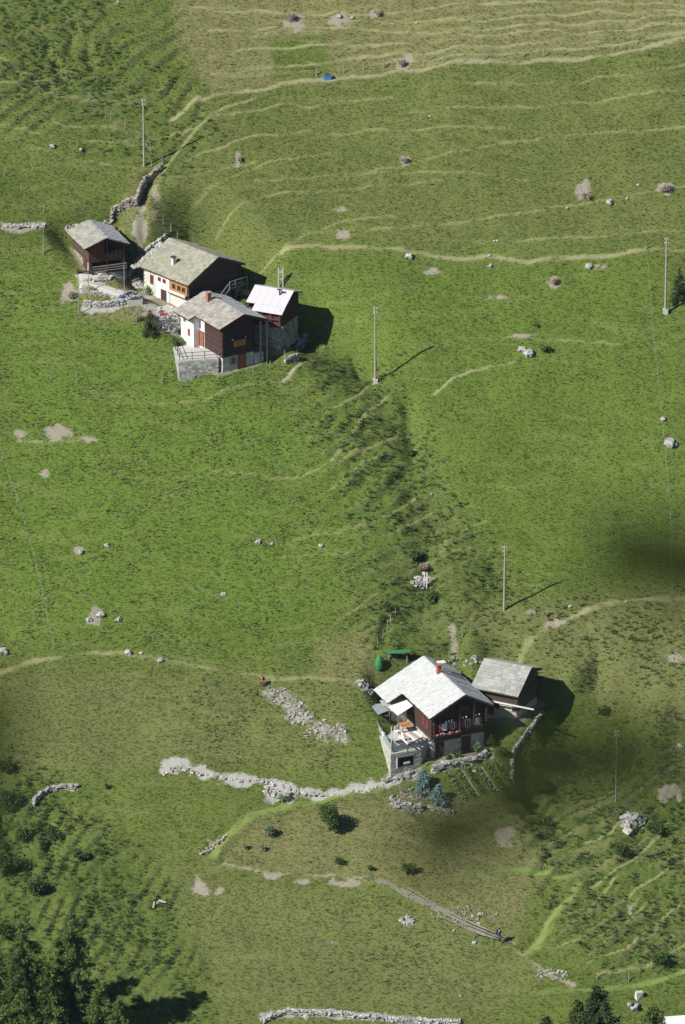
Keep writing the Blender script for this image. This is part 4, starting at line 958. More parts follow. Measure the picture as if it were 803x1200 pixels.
fence('wire_fence', 'wire fence climbing from the sunken path to the upper left hummocks', [(190, 193), (162, 165), (130, 140), (105, 118), (78, 95)], wire=True)
fence('wire_fence', 'wire fence running down the right side of the big meadow', [(757, 292), (762, 340), (766, 400), (775, 480), (781, 545), (786, 610), (788, 690)], step=3.5)
fence('wire_fence', 'wire fence down the left edge of the herb meadow', [(2, 540), (20, 590), (35, 640), (50, 700), (62, 762)], step=3.6)
fence('wire_fence', 'line of low posts below the nearest hamlet house', [(60, 445), (120, 450), (190, 452), (225, 446), (297, 441), (316, 433), (334, 420)], wire=False, step=3.2)
fence('wire_fence', 'line of low posts left of the uppermost hut', [(5, 205), (25, 225), (51, 250), (52, 296)], wire=False)
fence('wire_fence', 'fence on the far slope right of the farmhouse roof', [(183, 255), (200, 273), (208, 280)], wire=False, step=1.5)
fence('rail_fence', 'long grey two rail handrail beside the stony path below the chalet', [(478, 1050), (500, 1063), (522, 1076), (545, 1088), (570, 1098), (580, 1103)], rails=2, wire=False, step=2.4)
fence('rail_fence', 'lower single rail fence on the bank under the stony path', [(513, 1080), (535, 1090), (556, 1100), (577, 1106)], rails=1, wire=False, step=2.2, h=.8)
fence('wire_fence', 'crooked posts around the ravine above the lower chalet', [(443, 756), (449, 748), (458, 730), (464, 722)], wire=False, step=1.2, h=1.2)
fence('wire_fence', 'posts between the barn and the ravine', [(542, 748), (552, 742)], wire=False, step=1.0)
fence('wire_fence', 'leaning posts under the utility pole above the barn', [(603, 688), (641, 722)], wire=False, step=4.5)
fence('wire_fence', 'wire fence at the bottom right below the cattle tracks', [(700, 1148), (718, 1160), (737, 1152), (790, 1120)], wire=True, step=3)
fence('wire_fence', 'posts in front of the terraced garden of the hamlet', [(94, 372), (125, 371), (150, 370), (172, 366)], wire=True, step=2.4, h=.9)
# ravine double post with stones
e = empty('double_post', G(497, 690), 0, 'pair of pale upright boards beside stones in the ravine', 'posts')
for x in (0, .3): m = MB(); m.bar((x, 0, -.3), (x+.03, 0, 1.7+x), .12, .09, 'white_metal'); m.build('post', e)

# ================================================================== stone walls
def stone_wall(name, label, pts, h, wd, mat='field_stone', size=.42, sink=.5, cat='wall', jitter=.1, top='follow', cap=None):
    W_ = [G(*q) for q in pts]; o0 = W_[0].copy(); m = MB()
    for a, b in zip(W_[:-1], W_[1:]):
        d = b-a; L_ = d.length; n = max(1, int(L_/(size*.6))); dr = Vector((d.x, d.y, 0)).normalized(); nr = Vector((-dr.y, dr.x, 0))
        rows = max(1, int(wd/(size*.8))); cs = max(1, int((h+sink)/(size*.6)))
        for i in range(n):
            q = a.lerp(b, (i+random.random()*.6)/n); gz = ground(q.x, q.y)
            for c in range(cs):
                for r_ in range(rows):
                    if 0 < r_ < rows-1 and c < cs-1: continue
                    off = (r_-(rows-1)/2)*size*.8; z = gz-sink+(c+.5)*(h+sink)/cs
                    m.slabby((q.x-o0.x+nr.x*off+random.uniform(-jitter, jitter), q.y-o0.y+nr.y*off+random.uniform(-jitter, jitter), z-o0.z+random.uniform(-.06, .06)), size*random.uniform(.5, 1.6), size*random.uniform(.5, 1.2), size*random.uniform(.25, .6), mat, math.atan2(dr.y, dr.x)+random.uniform(-.3, .3))
    o = m.build(name); o.location = o0; tag(o, label, cat); return o
stone_wall('dry_stone_wall', 'long pale broken dry stone wall below the meadow, running left from the chalet terrace', [(193, 906), (206, 898), (222, 903), (240, 907), (262, 910), (285, 914), (310, 914), (330, 920), (350, 928), (375, 930), (400, 930), (425, 925), (450, 920), (470, 913)], .14, .75, 'pale_stone', .36, jitter=.25, sink=.28)
stone_wall('stone_heap', 'widening heap of pale stones under the long dry stone wall', [(312, 925), (325, 932), (340, 931)], .35, 1.1, 'pale_stone', .42, jitter=.3, cat='stone heap')
stone_wall('stone_heap', 'rubble of grey stones at the foot of the chalet terrace', [(452, 916), (466, 912), (478, 910), (486, 906)], .4, 1.3, 'field_stone', .42, jitter=.35, cat='stone heap')
stone_wall('retaining_wall', 'grey stone bank above the vegetable garden in front of the chalet', [(508, 905), (522, 900), (538, 896), (556, 893), (572, 886)], .7, .9, 'field_stone', .4, jitter=.2)
stone_wall('retaining_wall', 'curved stone wall below the blue spruces', [(457, 943), (466, 948), (480, 950), (494, 951)], 1.0, .6, 'field_stone', .4)
stone_wall('retaining_wall', 'short low stone wall right of the blue spruces', [(503, 948), (520, 952), (532, 955)], .5, .5, 'field_stone', .38)
stone_wall('retaining_wall', 'thin curved wall with pale top holding the yard beside the barn', [(600, 915), (600, 898), (602, 882), (612, 868), (624, 854), (636, 838)], .5, .3, 'field_stone', .36, sink=1.4)
stone_wall('retaining_wall', 'shadowed stone wall lining the sunken path above the uppermost hut', [(130, 262), (133, 252), (146, 244), (160, 240), (164, 228), (172, 214), (182, 206), (190, 199)], 1.0, .5, 'brown_stone', .38)
stone_wall('retaining_wall', 'line of pale stones edging the farmhouse roof on its left', [(152, 325), (160, 310), (172, 299), (184, 289), (196, 281)], .8, .5, 'pale_stone', .38)
stone_wall('retaining_wall', 'paved pale stone terrace edge in front of the uppermost hut', [(96, 329), (112, 330), (128, 329), (147, 326)], .3, .35, 'pale_stone', .34, jitter=.03)
stone_wall('garden_wall', 'upper curved pale wall of the terraced garden', [(94, 342), (108, 344), (122, 346), (136, 350), (144, 354)], .35, .35, 'pale_stone', .34, jitter=.03)
stone_wall('garden_wall', 'lower pale wall of the terraced garden', [(98, 358), (112, 360), (126, 360), (140, 358), (152, 356), (166, 352)], .75, .35, 'pale_stone', .34, jitter=.03)
stone_wall('garden_wall', 'short grey wall closing the terraced garden on the right', [(145, 349), (152, 345), (160, 346), (167, 351)], .5, .4, 'field_stone', .34)
stone_wall('retaining_wall', 'tall grey stone wall between the small spruce and the white plastered house', [(184, 388), (192, 388), (200, 389), (209, 391)], 1.9, .5, 'pale_stone', .36, sink=.4)
stone_wall('stone_ruin', 'dark heap of stone blocks right of the hamlet', [(350, 408), (356, 400), (360, 394)], .7, .9, 'field_stone', .5, cat='ruin'); stone_wall('stone_ruin', 'small stone pillar ruin beside the footpath below the hamlet', [(334, 427), (341, 424), (350, 421)], .8, .4, 'field_stone', .38, cat='ruin')
stone_wall('dry_stone_wall', 'pale stone wall cut by the bottom edge of the picture', [(308, 1199), (318, 1192), (335, 1188), (360, 1188), (400, 1190), (440, 1194), (480, 1198), (540, 1199)], .45, .6, 'pale_stone', .36)
stone_wall('dry_stone_wall', 'short curved stone bank in shade on the lower left slope', [(40, 945), (46, 934), (58, 928), (74, 924), (90, 925)], .6, .5, 'field_stone', .4)
stone_wall('stone_heap', 'scatter of brown grey stones where the path starts on the left', [(238, 1002), (248, 994), (256, 986), (266, 980)], .25, .5, 'brown_stone', .34, jitter=.3, cat='stone heap')
stone_wall('stone_heap', 'sunlit rock ledge at the left edge above the hamlet', [(2, 264), (18, 265), (34, 264), (50, 266)], .25, .9, 'pale_stone', .5, jitter=.3, cat='rock ledge')
def paving(name, label, pts, lift=.12):
    W_ = [G(*q) for q in pts]; o0 = W_[0].copy(); n = len(W_); m = MB()
    vs = [q-o0+Vector((0, 0, lift)) for q in W_]; lo_v = [v-Vector((0, 0, .5)) for v in vs]
    m.add(vs+lo_v, [tuple(range(n)), tuple(range(n, 2*n))[::-1]]+[(i, i+n, (i+1) % n+n, (i+1) % n) for i in range(n)], 'gravel')
    o = m.build(name); o.location = o0; tag(o, label, None, kind='structure')
paving('pavement', 'pale paved strip before the uppermost hut', [(94, 328), (112, 329), (130, 328), (149, 325), (149, 318), (120, 321), (92, 322)])
paving('pavement', 'pale curved gravel terrace above the little garden lawn', [(92, 342), (108, 343), (122, 345), (136, 349), (144, 354), (152, 350), (146, 343), (130, 338), (108, 334), (94, 333)])
paving('pavement', 'pale paved yard between the two large hamlet houses', [(184, 372), (200, 376), (214, 374), (212, 364), (196, 358), (186, 362)])
def rubble(label, cx, cy, rx, ry, n, mat='field_stone', lo_=.18, hi=.5, name='stone_scatter'):
    o0 = G(cx, cy); m = MB()
    for i in range(n):
        a = random.random()*6.283; r = random.random()**.6; q = G(cx+math.cos(a)*r*rx, cy+math.sin(a)*r*ry) if n < 40 else None
        if q is None:
            k = 1/pxm(o0); x = o0.x+math.cos(a)*r*rx*k; y = o0.y-math.sin(a)*r*ry*k*1.15; q = Vector((x, y, ground(x, y)))
        sz = random.uniform(lo_, hi); m.slabby(q-o0+Vector((0, 0, sz*.05)), sz*1.4, sz, sz*.55, mat, random.random()*6)
    o = m.build(name); o.location = o0; tag(o, label, 'stones'); return o
rubble('upper loose stones of the stony streak left of the chalet', 326, 816, 14, 10, 44, 'field_stone', .12, .35)
rubble('middle loose stones of the stony streak left of the chalet', 350, 835, 18, 15, 70, 'field_stone', .12, .38)
rubble('lower loose stones of the stony streak left of the chalet', 382, 857, 26, 14, 64, 'field_stone', .12, .36)
rubble('white stones piled before the farmhouse wall', 163, 332, 9, 7, 60, 'pale_stone', .25, .55)
rubble('stones and pots in the yard between the two big houses', 203, 368, 18, 8, 45, 'pale_stone', .25, .5)
rubble('stones heaped in the walled garden corner', 152, 349, 9, 6, 40, 'field_stone', .2, .4)
rubble('stones lying below the blue spruces', 475, 935, 22, 7, 50, 'brown_stone', .15, .35)
rubble('rocks in the ravine beside the pair of boards', 492, 682, 9, 8, 30, 'pale_stone', .2, .45)
rubble('stones along the path below the rail fence', 478, 1078, 8, 5, 20, 'field_stone', .2, .45)
rubble('pale stones along the path bank', 545, 1075, 40, 10, 60, 'brown_stone', .12, .3)
rubble('loose stones at the path junction', 648, 1143, 22, 8, 40, 'field_stone', .12, .3)
rubble('boulders scattered on the dark bank right of the chalet', 742, 965, 14, 12, 24, 'field_stone', .3, .8)
rubble('loose rocks behind the chalet terrace', 428, 806, 12, 7, 60, 'field_stone', .25, .5)
rubble('rocks strewn above the barn roof', 545, 775, 20, 8, 16, 'field_stone', .15, .4)

BO = [(480, 301, 1.1, 'pale elongated boulder on the meadow under the long track'), (574, 300, .6, 'small pale boulder sitting on the long track'), (575, 312, .8, 'round white boulder just under the long track'), (620, 416, 1.7, 'large pale angular rock in the middle of the right meadow'),
      (612, 410, 1.1, 'grey rock leaning on the large pale angular rock'), (785, 521, 1.9, 'big flat pale boulder near the right edge beside the fence'), (777, 492, .9, 'smaller pale boulder above the big flat one by the fence'), (303, 636, 1.0, 'pale boulder in the centre of the herb meadow'),
      (319, 638, .6, 'small stone right of the central pale boulder'), (376, 641, .8, 'flat brownish stone on the faint central path'), (125, 640, .8, 'upright grey stone on the left meadow'), (95, 648, .9, 'pinkish flat stone on the left meadow'), (118, 722, 1.3, 'largest stone of the bare patch on the left'), (104, 727, .9, 'left stone of the bare patch on the left'),
      (139, 727, .9, 'bluish stone right of the bare patch'), (150, 766, 1.1, 'pale block on the lower left track'), (165, 766, .6, 'small stone beside the pale block on the track'), (188, 775, .9, 'flat stone at the right end of the lower left track'), (3, 765, 1.4, 'grey rock at the left edge of the photo'), (486, 530, .7, 'white stone in the ravine below the dark cut'),
      (506, 580, .5, 'small white stone lower in the ravine'), (556, 1106, .7, 'white block in the grass under the rail fence'), (532, 1091, .4, 'small white stone in the grass under the rail fence'), (540, 1168, .4, 'white pebble near the bottom of the meadow'), (262, 697, .8, 'flat grey stone above the lower meadow'), (665, 244, .5, 'white stone on the upper right track'), (714, 238, 1.1, 'pale slab lying along the upper right track'),
      (735, 233, .5, 'small white rock right of the pale slab'), (748, 217, .5, 'white rock above the upper right track'), (690, 313, 1.2, 'long low stone under the long track at the right'), (504, 137, .4, 'tiny white rock high on the meadow'), (583, 283, .5, 'white stone above the long track'), (579, 283, .4, 'tiny stone beside the white stone above the long track'), (488, 27, .4, 'white rock on the dry top slope'), (668, 712, .6, 'white stone below the dark leafy blur at the right'),
      (734, 706, .5, 'small white stone by the track above the barn'), (398, 20, .9, 'pale rock on the dry top slope at left'), (413, 21, .7, 'white rock right of the pale rock on the top slope'), (138, 3, .6, 'bluish stone at the top edge left'), (62, 172, .9, 'grey rock on the upper left bank'), (95, 176, .6, 'flat stone on the upper left bank'), (497, 673, .8, 'grey stone between the boards and the ravine edge'),
      (288, 345, 1.3, 'rounded grey boulder beside the farmhouse stairs'), (797, 875, .9, 'pale rock at the right edge beside the dark bank'), (745, 960, 1.3, 'grey rock jutting from the dark bank'), (556, 905, .6, 'stone at the upper edge of the vegetable garden')]
def boulder(px, py, d, label):
    p = G(px, py); m = MB(); m.rock((0, 0, d*.12), d, d*.75, d*.55, 'pale_stone' if random.random() < .6 else 'field_stone')
    for k in range(2): m.rock((random.uniform(-.4, .4)*d, random.uniform(-.3, .2)*d, d*.02), d*.45, d*.4, d*.35, 'field_stone')
    o = m.build('boulder'); o.location = p; tag(o, label, 'rock', 'boulders on the slope')
for b_ in BO: boulder(*b_)

# ================================================================== vegetation
def leafmesh(name, C, Dr, ln, wd, mat):
    """C centres, Dr directions: one kite shaped leaf or spray each"""
    n = len(C); up = RNG.normal(size=(n, 3)); sd = np.cross(Dr, up); sd /= np.linalg.norm(sd, axis=1)[:, None]+1e-9
    ln = ln[:, None]; wd = wd[:, None]
    V = np.stack([C-Dr*ln*.5, C+sd*wd*.5, C+Dr*ln*.5, C-sd*wd*.5], 1).reshape(-1, 3)
    return npmesh(name, V, np.arange(n*4).reshape(-1, 4), [mat])
def link(name, me, parent=None):
    o = bpy.data.objects.new(name, me); COL.objects.link(o)
    if parent: o.parent = parent
    return o
def conifer(px, py, h, rad, mat, label, cat='tree', dens=1.0, larch=False, at=None, nm='conifer', grp=None, bare=.06):
    p = at if at is not None else G(px, py); e = empty(nm, p, random.random()*6.28, label, cat, grp)
    m = MB(); m.tube((0, 0, -.6), (0, 0, h*.97), h*.018+.03, .02, 'bark', 7); m.build('trunk', e)
    C, D, Lg = [], [], []
    z = h*bare; stepz = max(.16, h*.022)
    br = MB()
    while z < h*.985:
        f = 1-(z-h*bare)/(h*(1-bare)); R_ = rad*(f**(.62 if h > 5 else .8))*random.uniform(.62, 1.12)+.08; nb = int((5+5*f)*1.0)
        for k in range(nb):
            a = random.random()*6.283; l = R_*random.uniform(.65, 1.12); dz = (.28-.55*f if not larch else .1-.3*f)*l*.6
            tip = np.array([math.cos(a)*l, math.sin(a)*l, dz]); 
            if l > .9 and k % 2 == 0: br.bar((0, 0, z), (tip[0]*.85, tip[1]*.85, z+dz*.85), .05, .05, 'bark')
            ns = max(4, int(l*(62 if h > 5 else 18)*dens)); t_ = RNG.random(ns)**.75
            c = np.array([0, 0, z])+tip*t_[:, None]+RNG.normal(size=(ns, 3))*np.array([.12, .12, .10])*(0.5+l*(.55 if h > 5 else .35))
            c[:, 2] -= .10*t_*l
            d = tip/np.linalg.norm(tip)+RNG.normal(size=(ns, 3))*.55; d[:, 2] += .15 if larch else -.1
            C.append(c); D.append(d/np.linalg.norm(d, axis=1)[:, None]); Lg.append((.16+.16*RNG.random(ns))*(1.35 if h > 5 else .85))
        z += stepz*random.uniform(.8, 1.2)
    if br.v: tag(br.build('limbs', e), kind='stuff')
    C = np.concatenate(C); D = np.concatenate(D); Lg = np.concatenate(Lg)
    link('crown', leafmesh('crown', C, D, Lg*1.3, Lg*.38, mat), e); return e
def bush(px, py, rx, rz, n, mat, label, nm='shrub', cat='shrub', lf=.14, at=None, grp=None, lobes=6, stems=True):
    p = at if at is not None else G(px, py); e = empty(nm, p, 0, label, cat, grp)
    m = MB()
    for k in range(5): a = random.random()*6.28; m.tube((0, 0, -.2), (math.cos(a)*rx*.5, math.sin(a)*rx*.5, rz*.8), .03, .012, 'bark' if mat != 'dry_twigs' else 'dry_twigs', 5)
    m.build('stems', e)
    L_ = [(random.uniform(-.5, .5)*rx, random.uniform(-.5, .5)*rx, rz*random.uniform(.3, .75), random.uniform(.4, .62)) for _ in range(lobes)]
    per = n//lobes; C = []; D = []
    for (x, y, z, q) in L_:
        d = RNG.normal(size=(per, 3)); d /= np.linalg.norm(d, axis=1)[:, None]; r = RNG.random(per)**.4
        C.append(np.array([x, y, z])+d*r[:, None]*np.array([rx*q, rx*q, rz*q*.75])); D.append(d+RNG.normal(size=(per, 3))*.5)
    C = np.concatenate(C); D = np.concatenate(D); D /= np.linalg.norm(D, axis=1)[:, None]; l = lf*(.7+.8*RNG.random(len(C)))
    link('foliage', leafmesh('foliage', C, D, l, l*(.6 if mat != 'dry_twigs' else .22), mat), e); return e
# tall conifers whose feet are below the picture
for px, py, h, rad, mat, lb in [(30, 1262, 20, 5.2, 'larch_needles', 'tallest dark conifer in the lower left corner'), (86, 1250, 19, 4.4, 'larch_needles', 'feathery green larch second from the left corner'), (118, 1275, 13, 3.4, 'larch_needles', 'smaller larch at the bottom edge right of the tall ones'),
                                (60, 1272, 15, 4.2, 'larch_needles', 'bushy larch between the two tall trees in the left corner'), (-16, 1245, 21, 4.6, 'larch_needles', 'dark conifer cut by the left edge at the bottom'), (140, 1290, 12.5, 3.0, 'larch_needles', 'light green larch tip furthest right of the left corner group')]:
    conifer(px, 0, h, rad, mat, lb, larch=mat[0] == 'l', at=Vector((*P0(px, py)[:2], ground(*P0(px, py)[:2]))), nm='conifer_tree', grp='conifers in the lower left corner', dens=1.0)
for px, py, h, rad, mat, lb in [(700, 1262, 11, 3.8, 'spruce_needles', 'broad dark spruce at the bottom right edge'), (765, 1268, 9.5, 3.4, 'larch_needles', 'green larch at the bottom edge right of the broad spruce'), (676, 1245, 7.5, 2.0, 'larch_needles', 'small larch left of the broad spruce at the bottom'), (640, 1262, 7, 1.8, 'spruce_needles', 'low spruce tip at the bottom edge left of the others')]:
    conifer(px, 0, h, rad, mat, lb, larch=mat[0] == 'l', at=Vector((*P0(px, py)[:2], ground(*P0(px, py)[:2]))), nm='conifer_tree', grp='conifers at the bottom right')
conifer(176, 392, 3.1, 1.25, 'spruce_needles', 'small dense spruce beside the stone wall of the hamlet', nm='spruce_tree', dens=1.6)
conifer(496, 925, 2.4, 1.45, 'blue_needles', 'left blue spruce in front of the chalet', nm='blue_spruce', dens=2.2, grp='blue spruces before the chalet')
conifer(515, 941, 2.4, 1.45, 'blue_needles', 'right blue spruce in front of the chalet, the nearer one', nm='blue_spruce', dens=2.2, grp='blue spruces before the chalet')
bush(385, 974, 1.35, 3.2, 3600, 'bush_leaves', 'dark broad round bush standing alone under the long wall', lf=.2, lobes=9)
conifer(796, 352, 4.2, 1.4, 'spruce_needles', 'small dark tree at the right edge behind the pale pole', nm='spruce_tree', dens=1.3, bare=.03)
for a in [(316, 979, .75, 1.3, 900, 'pale_bush_leaves', 'round light green shrub on the dry bank left of the young fir'), (333, 938, .8, .9, 500, 'pale_bush_leaves', 'pale shrub growing against the stone heap under the wall'),
          (288, 996, .35, .8, 200, 'pale_bush_leaves', 'left small yellow green sapling on the dry bank'), (309, 997, .35, .8, 200, 'pale_bush_leaves', 'right small yellow green sapling on the dry bank'),
          (398, 1014, .7, .9, 500, 'bush_leaves', 'low dark shrub on the path left of the lower bank'), (479, 1024, .9, 1.3, 900, 'bush_leaves', 'dark green shrub above the rail fence path'), (435, 1020, .45, .6, 250, 'bush_leaves', 'tiny dark shrub along the lower path'),
          (527, 893, .55, 1.0, 500, 'bush_leaves', 'left green bush between the chalet doors'), (537, 889, .55, 1.0, 500, 'bush_leaves', 'right green bush between the chalet doors'), (560, 884, .8, 1.3, 900, 'pale_bush_leaves', 'leafy bush right of the right chalet door'), (573, 875, .9, 1.5, 900, 'bush_leaves', 'dark bush at the right corner of the chalet'), (590, 885, .8, .9, 600, 'bush_leaves', 'low bush at the yard edge right of the chalet'),
          (170, 312, .7, 1.2, 600, 'bush_leaves', 'dark bush at the left end of the farmhouse roof'), (176, 345, .7, 1.1, 600, 'pale_bush_leaves', 'light bush growing at the farmhouse plaster wall'), (160, 378, .65, 1.9, 700, 'dry_twigs', 'pale grey upright bush left of the small spruce'), (206, 404, .6, .9, 400, 'bush_leaves', 'green shrub at the terrace corner of the white house'),
          (622, 893, 1.7, 2.3, 2600, 'bush_leaves', 'large dark rounded bush in shade below the barn yard'), (648, 900, 1.8, 2.4, 2800, 'bush_leaves', 'second large dark bush right of the rounded one'), (630, 925, 1.6, 1.8, 2200, 'bush_leaves', 'lower dark bush under the two large ones'), (598, 935, 1.0, 1.2, 800, 'bush_leaves', 'shaded bush at the lower garden corner'),
          (640, 412, .7, .8, 500, 'bush_leaves', 'dark shrub right of the large pale angular rock'), (628, 383, .4, .4, 150, 'bush_leaves', 'tiny dark shrub above the large pale angular rock'), (707, 838, .8, .9, 500, 'bush_leaves', 'small dark shrub on the slope right of the barn shadow'),
          (10, 950, 1.6, 2.4, 2400, 'bush_leaves', 'dark bush at the left edge of the lower slope'), (28, 985, 1.1, 1.4, 1200, 'bush_leaves', 'dark bush below and right of the left edge one'), (62, 985, 1.0, 1.9, 1300, 'bush_leaves', 'tall dark bush on the lower left slope'), (8, 1100, 1.5, 2.0, 1800, 'bush_leaves', 'dark bush at the left edge above the corner trees'), (22, 1020, 1.5, 1.6, 1500, 'bush_leaves', 'low dark bush between the left edge bushes and the corner trees'), (44, 1045, 1.3, 1.5, 1200, 'bush_leaves', 'bush just above the tallest corner conifer'), (-2, 1020, 1.6, 2.2, 1500, 'bush_leaves', 'dark bush cut by the left edge above the corner'), (5, 905, 1.2, 1.5, 1000, 'bush_leaves', 'dark bush at the left edge, highest of its group'), (95, 1005, 1.2, .9, 900, 'bush_leaves', 'spreading low bush right of the tall dark bush'), (125, 925, .35, .7, 150, 'bush_leaves', 'small dark sapling right of the curved stone bank'),
          (600, 905, .35, .9, 250, 'pale_bush_leaves', 'white flowering plant at the end of the thin curved wall'), (480, 535, .8, .8, 500, 'bush_leaves', 'bush in the ravine cut'), (486, 655, 1.0, .9, 700, 'bush_leaves', 'dark shrub in the lower ravine above the boards'), (507, 705, 1.0, .9, 700, 'bush_leaves', 'dark shrub in the lower ravine under the boards'), (455, 715, .9, 1.0, 600, 'bush_leaves', 'shrub on the left lip of the lower ravine'),
          (765, 975, 1.2, 1.1, 900, 'bush_leaves', 'dark shrub right of the grey rock on the bank'), (722, 1000, 1.3, 1.1, 900, 'bush_leaves', 'shrub below the grey rock on the bank'), (770, 1128, 1.4, 1.3, 1000, 'bush_leaves', 'shrub at the bottom right cattle tracks'), (640, 965, 1.1, .9, 800, 'bush_leaves', 'low shrub on the path under the dark bushes')]:
    bush(*a[:7], lf=.16 if a[2] < 1 else .22)
for px, py, r_, lb in [(340, 26, 1.0, 'pale dry bush on the dry top slope, leftmost'), (443, 17, .7, 'pale dry bush at the top edge'), (472, 78, .8, 'pale dry bush just above the top track'), (474, 190, .6, 'dry twiggy bush in the middle of the upper meadow'), (686, 232, .7, 'pale dry bush on the upper right track'), (779, 225, .8, 'pale pinkish dry bush near the right edge'), (281, 189, .5, 'small dry bush left on the upper meadow'), (650, 333, .6, 'pinkish dry tuft under the long track'), (84, 350, .8, 'pinkish dry bush left of the terraced garden'), (497, 668, .8, 'reddish dry bush at the top of the boards')]:
    bush(px, py, r_, r_*1.1, 700, 'dry_twigs', lb, nm='dry_bush', lf=.22, grp='dry pale bushes')
# vegetable rows
for k in range(6):
    a = Vector(G(526+k*11, 908-k*2.5)); b = Vector(G(545+k*11, 938-k*3)); n = 300; t_ = RNG.random(n)
    C = np.array(a)[None]*(1-t_[:, None])+np.array(b)[None]*t_[:, None]-np.array(a); C += RNG.normal(size=(n, 3))*np.array([.13, .13, .10])+np.array([0, 0, .2])
    D = RNG.normal(size=(n, 3)); D[:, 2] += .6; D /= np.linalg.norm(D, axis=1)[:, None]
    o = link('vegetable_row', leafmesh('row', C, D, np.full(n, .3), np.full(n, .2), 'vegetable_leaves' if k % 3 else 'pale_bush_leaves')); o.location = a
    tag(o, ['leftmost pale row of vegetables in the chalet garden', 'second row of vegetables from the left in the chalet garden', 'third row of vegetables from the left in the chalet garden', 'fourth row of vegetables, pale leaved', 'fifth row of vegetables from the left in the chalet garden', 'rightmost row of vegetables in the chalet garden'][k], 'vegetables', 'vegetable rows')
    c2 = Vector(G(531.5+k*11, 907-k*2.5)); d2 = Vector(G(550.5+k*11, 937-k*3)); m = MB(); m.bar(Vector((0, 0, .05)), d2-c2+Vector((0, 0, .05)),   .3, .08, 'brown_stone' if k % 2 else 'soil_dark'); o = m.build('garden_path_board'); o.location = c2
    tag(o, ['bare strip right of the leftmost vegetable row', 'pale strip right of the second vegetable row', 'bare strip right of the third vegetable row', 'pale strip right of the fourth vegetable row', 'bare strip right of the fifth vegetable row', 'pale strip right of the last vegetable row'][k], 'garden strip', 'strips between vegetable rows')
for px, py, lb in ((176, 372, 'reddish flower bed on top of the grey stone wall, left part'), (192, 371, 'reddish flower bed on top of the grey stone wall, right part')):
    bush(px, py, .6, .5, 260, 'flowers_red', lb, nm='flower_bed', cat='flowers', lf=.12)
bush(468, 926, .7, .5, 300, 'dry_twigs', 'brownish flower bed left of the blue spruces', nm='flower_bed', cat='flowers', lf=.12)
bush(631, 838, .6, .6, 260, 'pale_bush_leaves', 'yellowish plants on the thin curved wall by the barn', nm='flower_bed', cat='flowers', lf=.12)

# ================================================================== small things
e = empty('long_tarp_table', G(467, 776), R(10), 'long narrow table covered by a green tarpaulin behind the chalet', 'table')
m = MB(); m.hexa([(-1.35, -.3, 1.15), (1.35, -.3, 1.15), (1.35, .3, 1.15), (-1.35, .3, 1.15), (-1.4, -.05, 1.42), (1.4, -.05, 1.42), (1.4, .05, 1.42), (-1.4, .05, 1.42)], 'green_tarp'); m.build('green_cover', e)
for x in (-1.1, 1.0): m = MB(); m.bar((x, 0, -.4), (x, 0, 1.15), .11, .11, 'pole_wood'); m.build('leg', e)
m = MB()
for z, r_ in ((0, .42), (.5, .5), (1.1, .36), (1.5, .12)): pass
prof = [(-.2, .4), (0, .46), (.5, .50), (1.0, .40), (1.4, .22), (1.6, .05)]
for (z0, r0), (z1, r1) in zip(prof[:-1], prof[1:]): m.tube((0, 0, z0), (0, 0, z1), r0, r1, 'green_tarp', 12)
o = m.build('covered_parasol', smooth=False); o.location = G(444.5, 783); tag(o, 'bulging green covered folded parasol left of the long green table', 'covered object')
p = G(384, 93); e = empty('water_tub', p, R(5), 'bright blue plastic tub beside the top track', 'tub'); m = MB()
m.hexa([(-.4, -.22, -.1), (.4, -.22, -.1), (.4, .22, -.1), (-.4, .22, -.1), (-.5, -.3, .5), (.5, -.3, .5), (.5, .3, .5), (-.5, .3, .5)], 'blue_plastic'); m.build('tub_body', e)
m = MB(); m.box(-.53, .53, -.33, .33, .5, .56, 'blue_plastic'); m.build('rim', e)
m = MB(); m.box(-.42, .42, -.22, .22, .561, .58, 'shade_water_black'); m.build('water', e)
# trough left
p = G(199, 183); tag((lambda m: m)(MB().box(0, 0, 0, 0, 0, 0, 'concrete')).build('post') if False else pole(191, 193, 10, 'stubby dark gate post at the head of the sunken path', False, r=.09, nm='gate_post', grp=None))
pole(178, 196, 7, 'short stake left of the gate post at the sunken path', False, r=.06, nm='stake', grp=None); pole(371, 89, 9, 'weathered stake left of the blue tub', False, r=.09, nm='stake', grp=None)
# garden seat and small white objects
e = empty('dark_bench', G(100, 322), R(-12), 'dark wooden bench on the path below the uppermost hut', 'bench'); m = MB(); m.box(-1.1, 1.1, -.2, .2, .42, .48, 'dark_timber'); m.build('seat', e)
for x in (-.9, .9): m = MB(); m.box(x-.06, x+.06, -.18, .18, -.2, .415, 'dark_timber'); m.build('leg', e)
e = empty('stone_trough', G(158, 356), R(8), 'stone fountain trough with a blue barrel end in the garden corner', 'trough'); m = MB(); m.box(-.9, .9, -.3, .3, -.3, .5, 'concrete'); m.build('basin', e); m = MB(); m.box(-.8, .8, -.2, .2, .505, .52, 'glass'); m.build('water', e)
for px, py, lb in ((143, 354, 'dark blue barrel left of the stone trough'),):
    m = MB(); m.tube((0, 0, -.2), (0, 0, .8), .35, .32, 'blue_cloth', 12); o = m.build('barrel'); o.location = G(px, py); tag(o, lb, 'barrel')
e = empty('animal_shelter', G(183, 1062), R(-20), 'small tumbled frame of planks with a white board lying in the grass', 'plank frame')
for a, b, mt in (((-.1, 0, .1), (.35, .1, .75), 'white_metal'), ((.3, .1, .75), (1.1, .15, .55), 'white_metal'), ((-1.5, .5, .0), (-.3, 0, .5), 'old_timber'), ((-.2, 0, .5), (-.1, -.7, .05), 'pole_wood'), ((.2, -.1, .2), (1.7, .1, .1), 'old_timber')):
    m = MB(); m.bar(a, b, .2, .05, mt); m.build('plank', e)
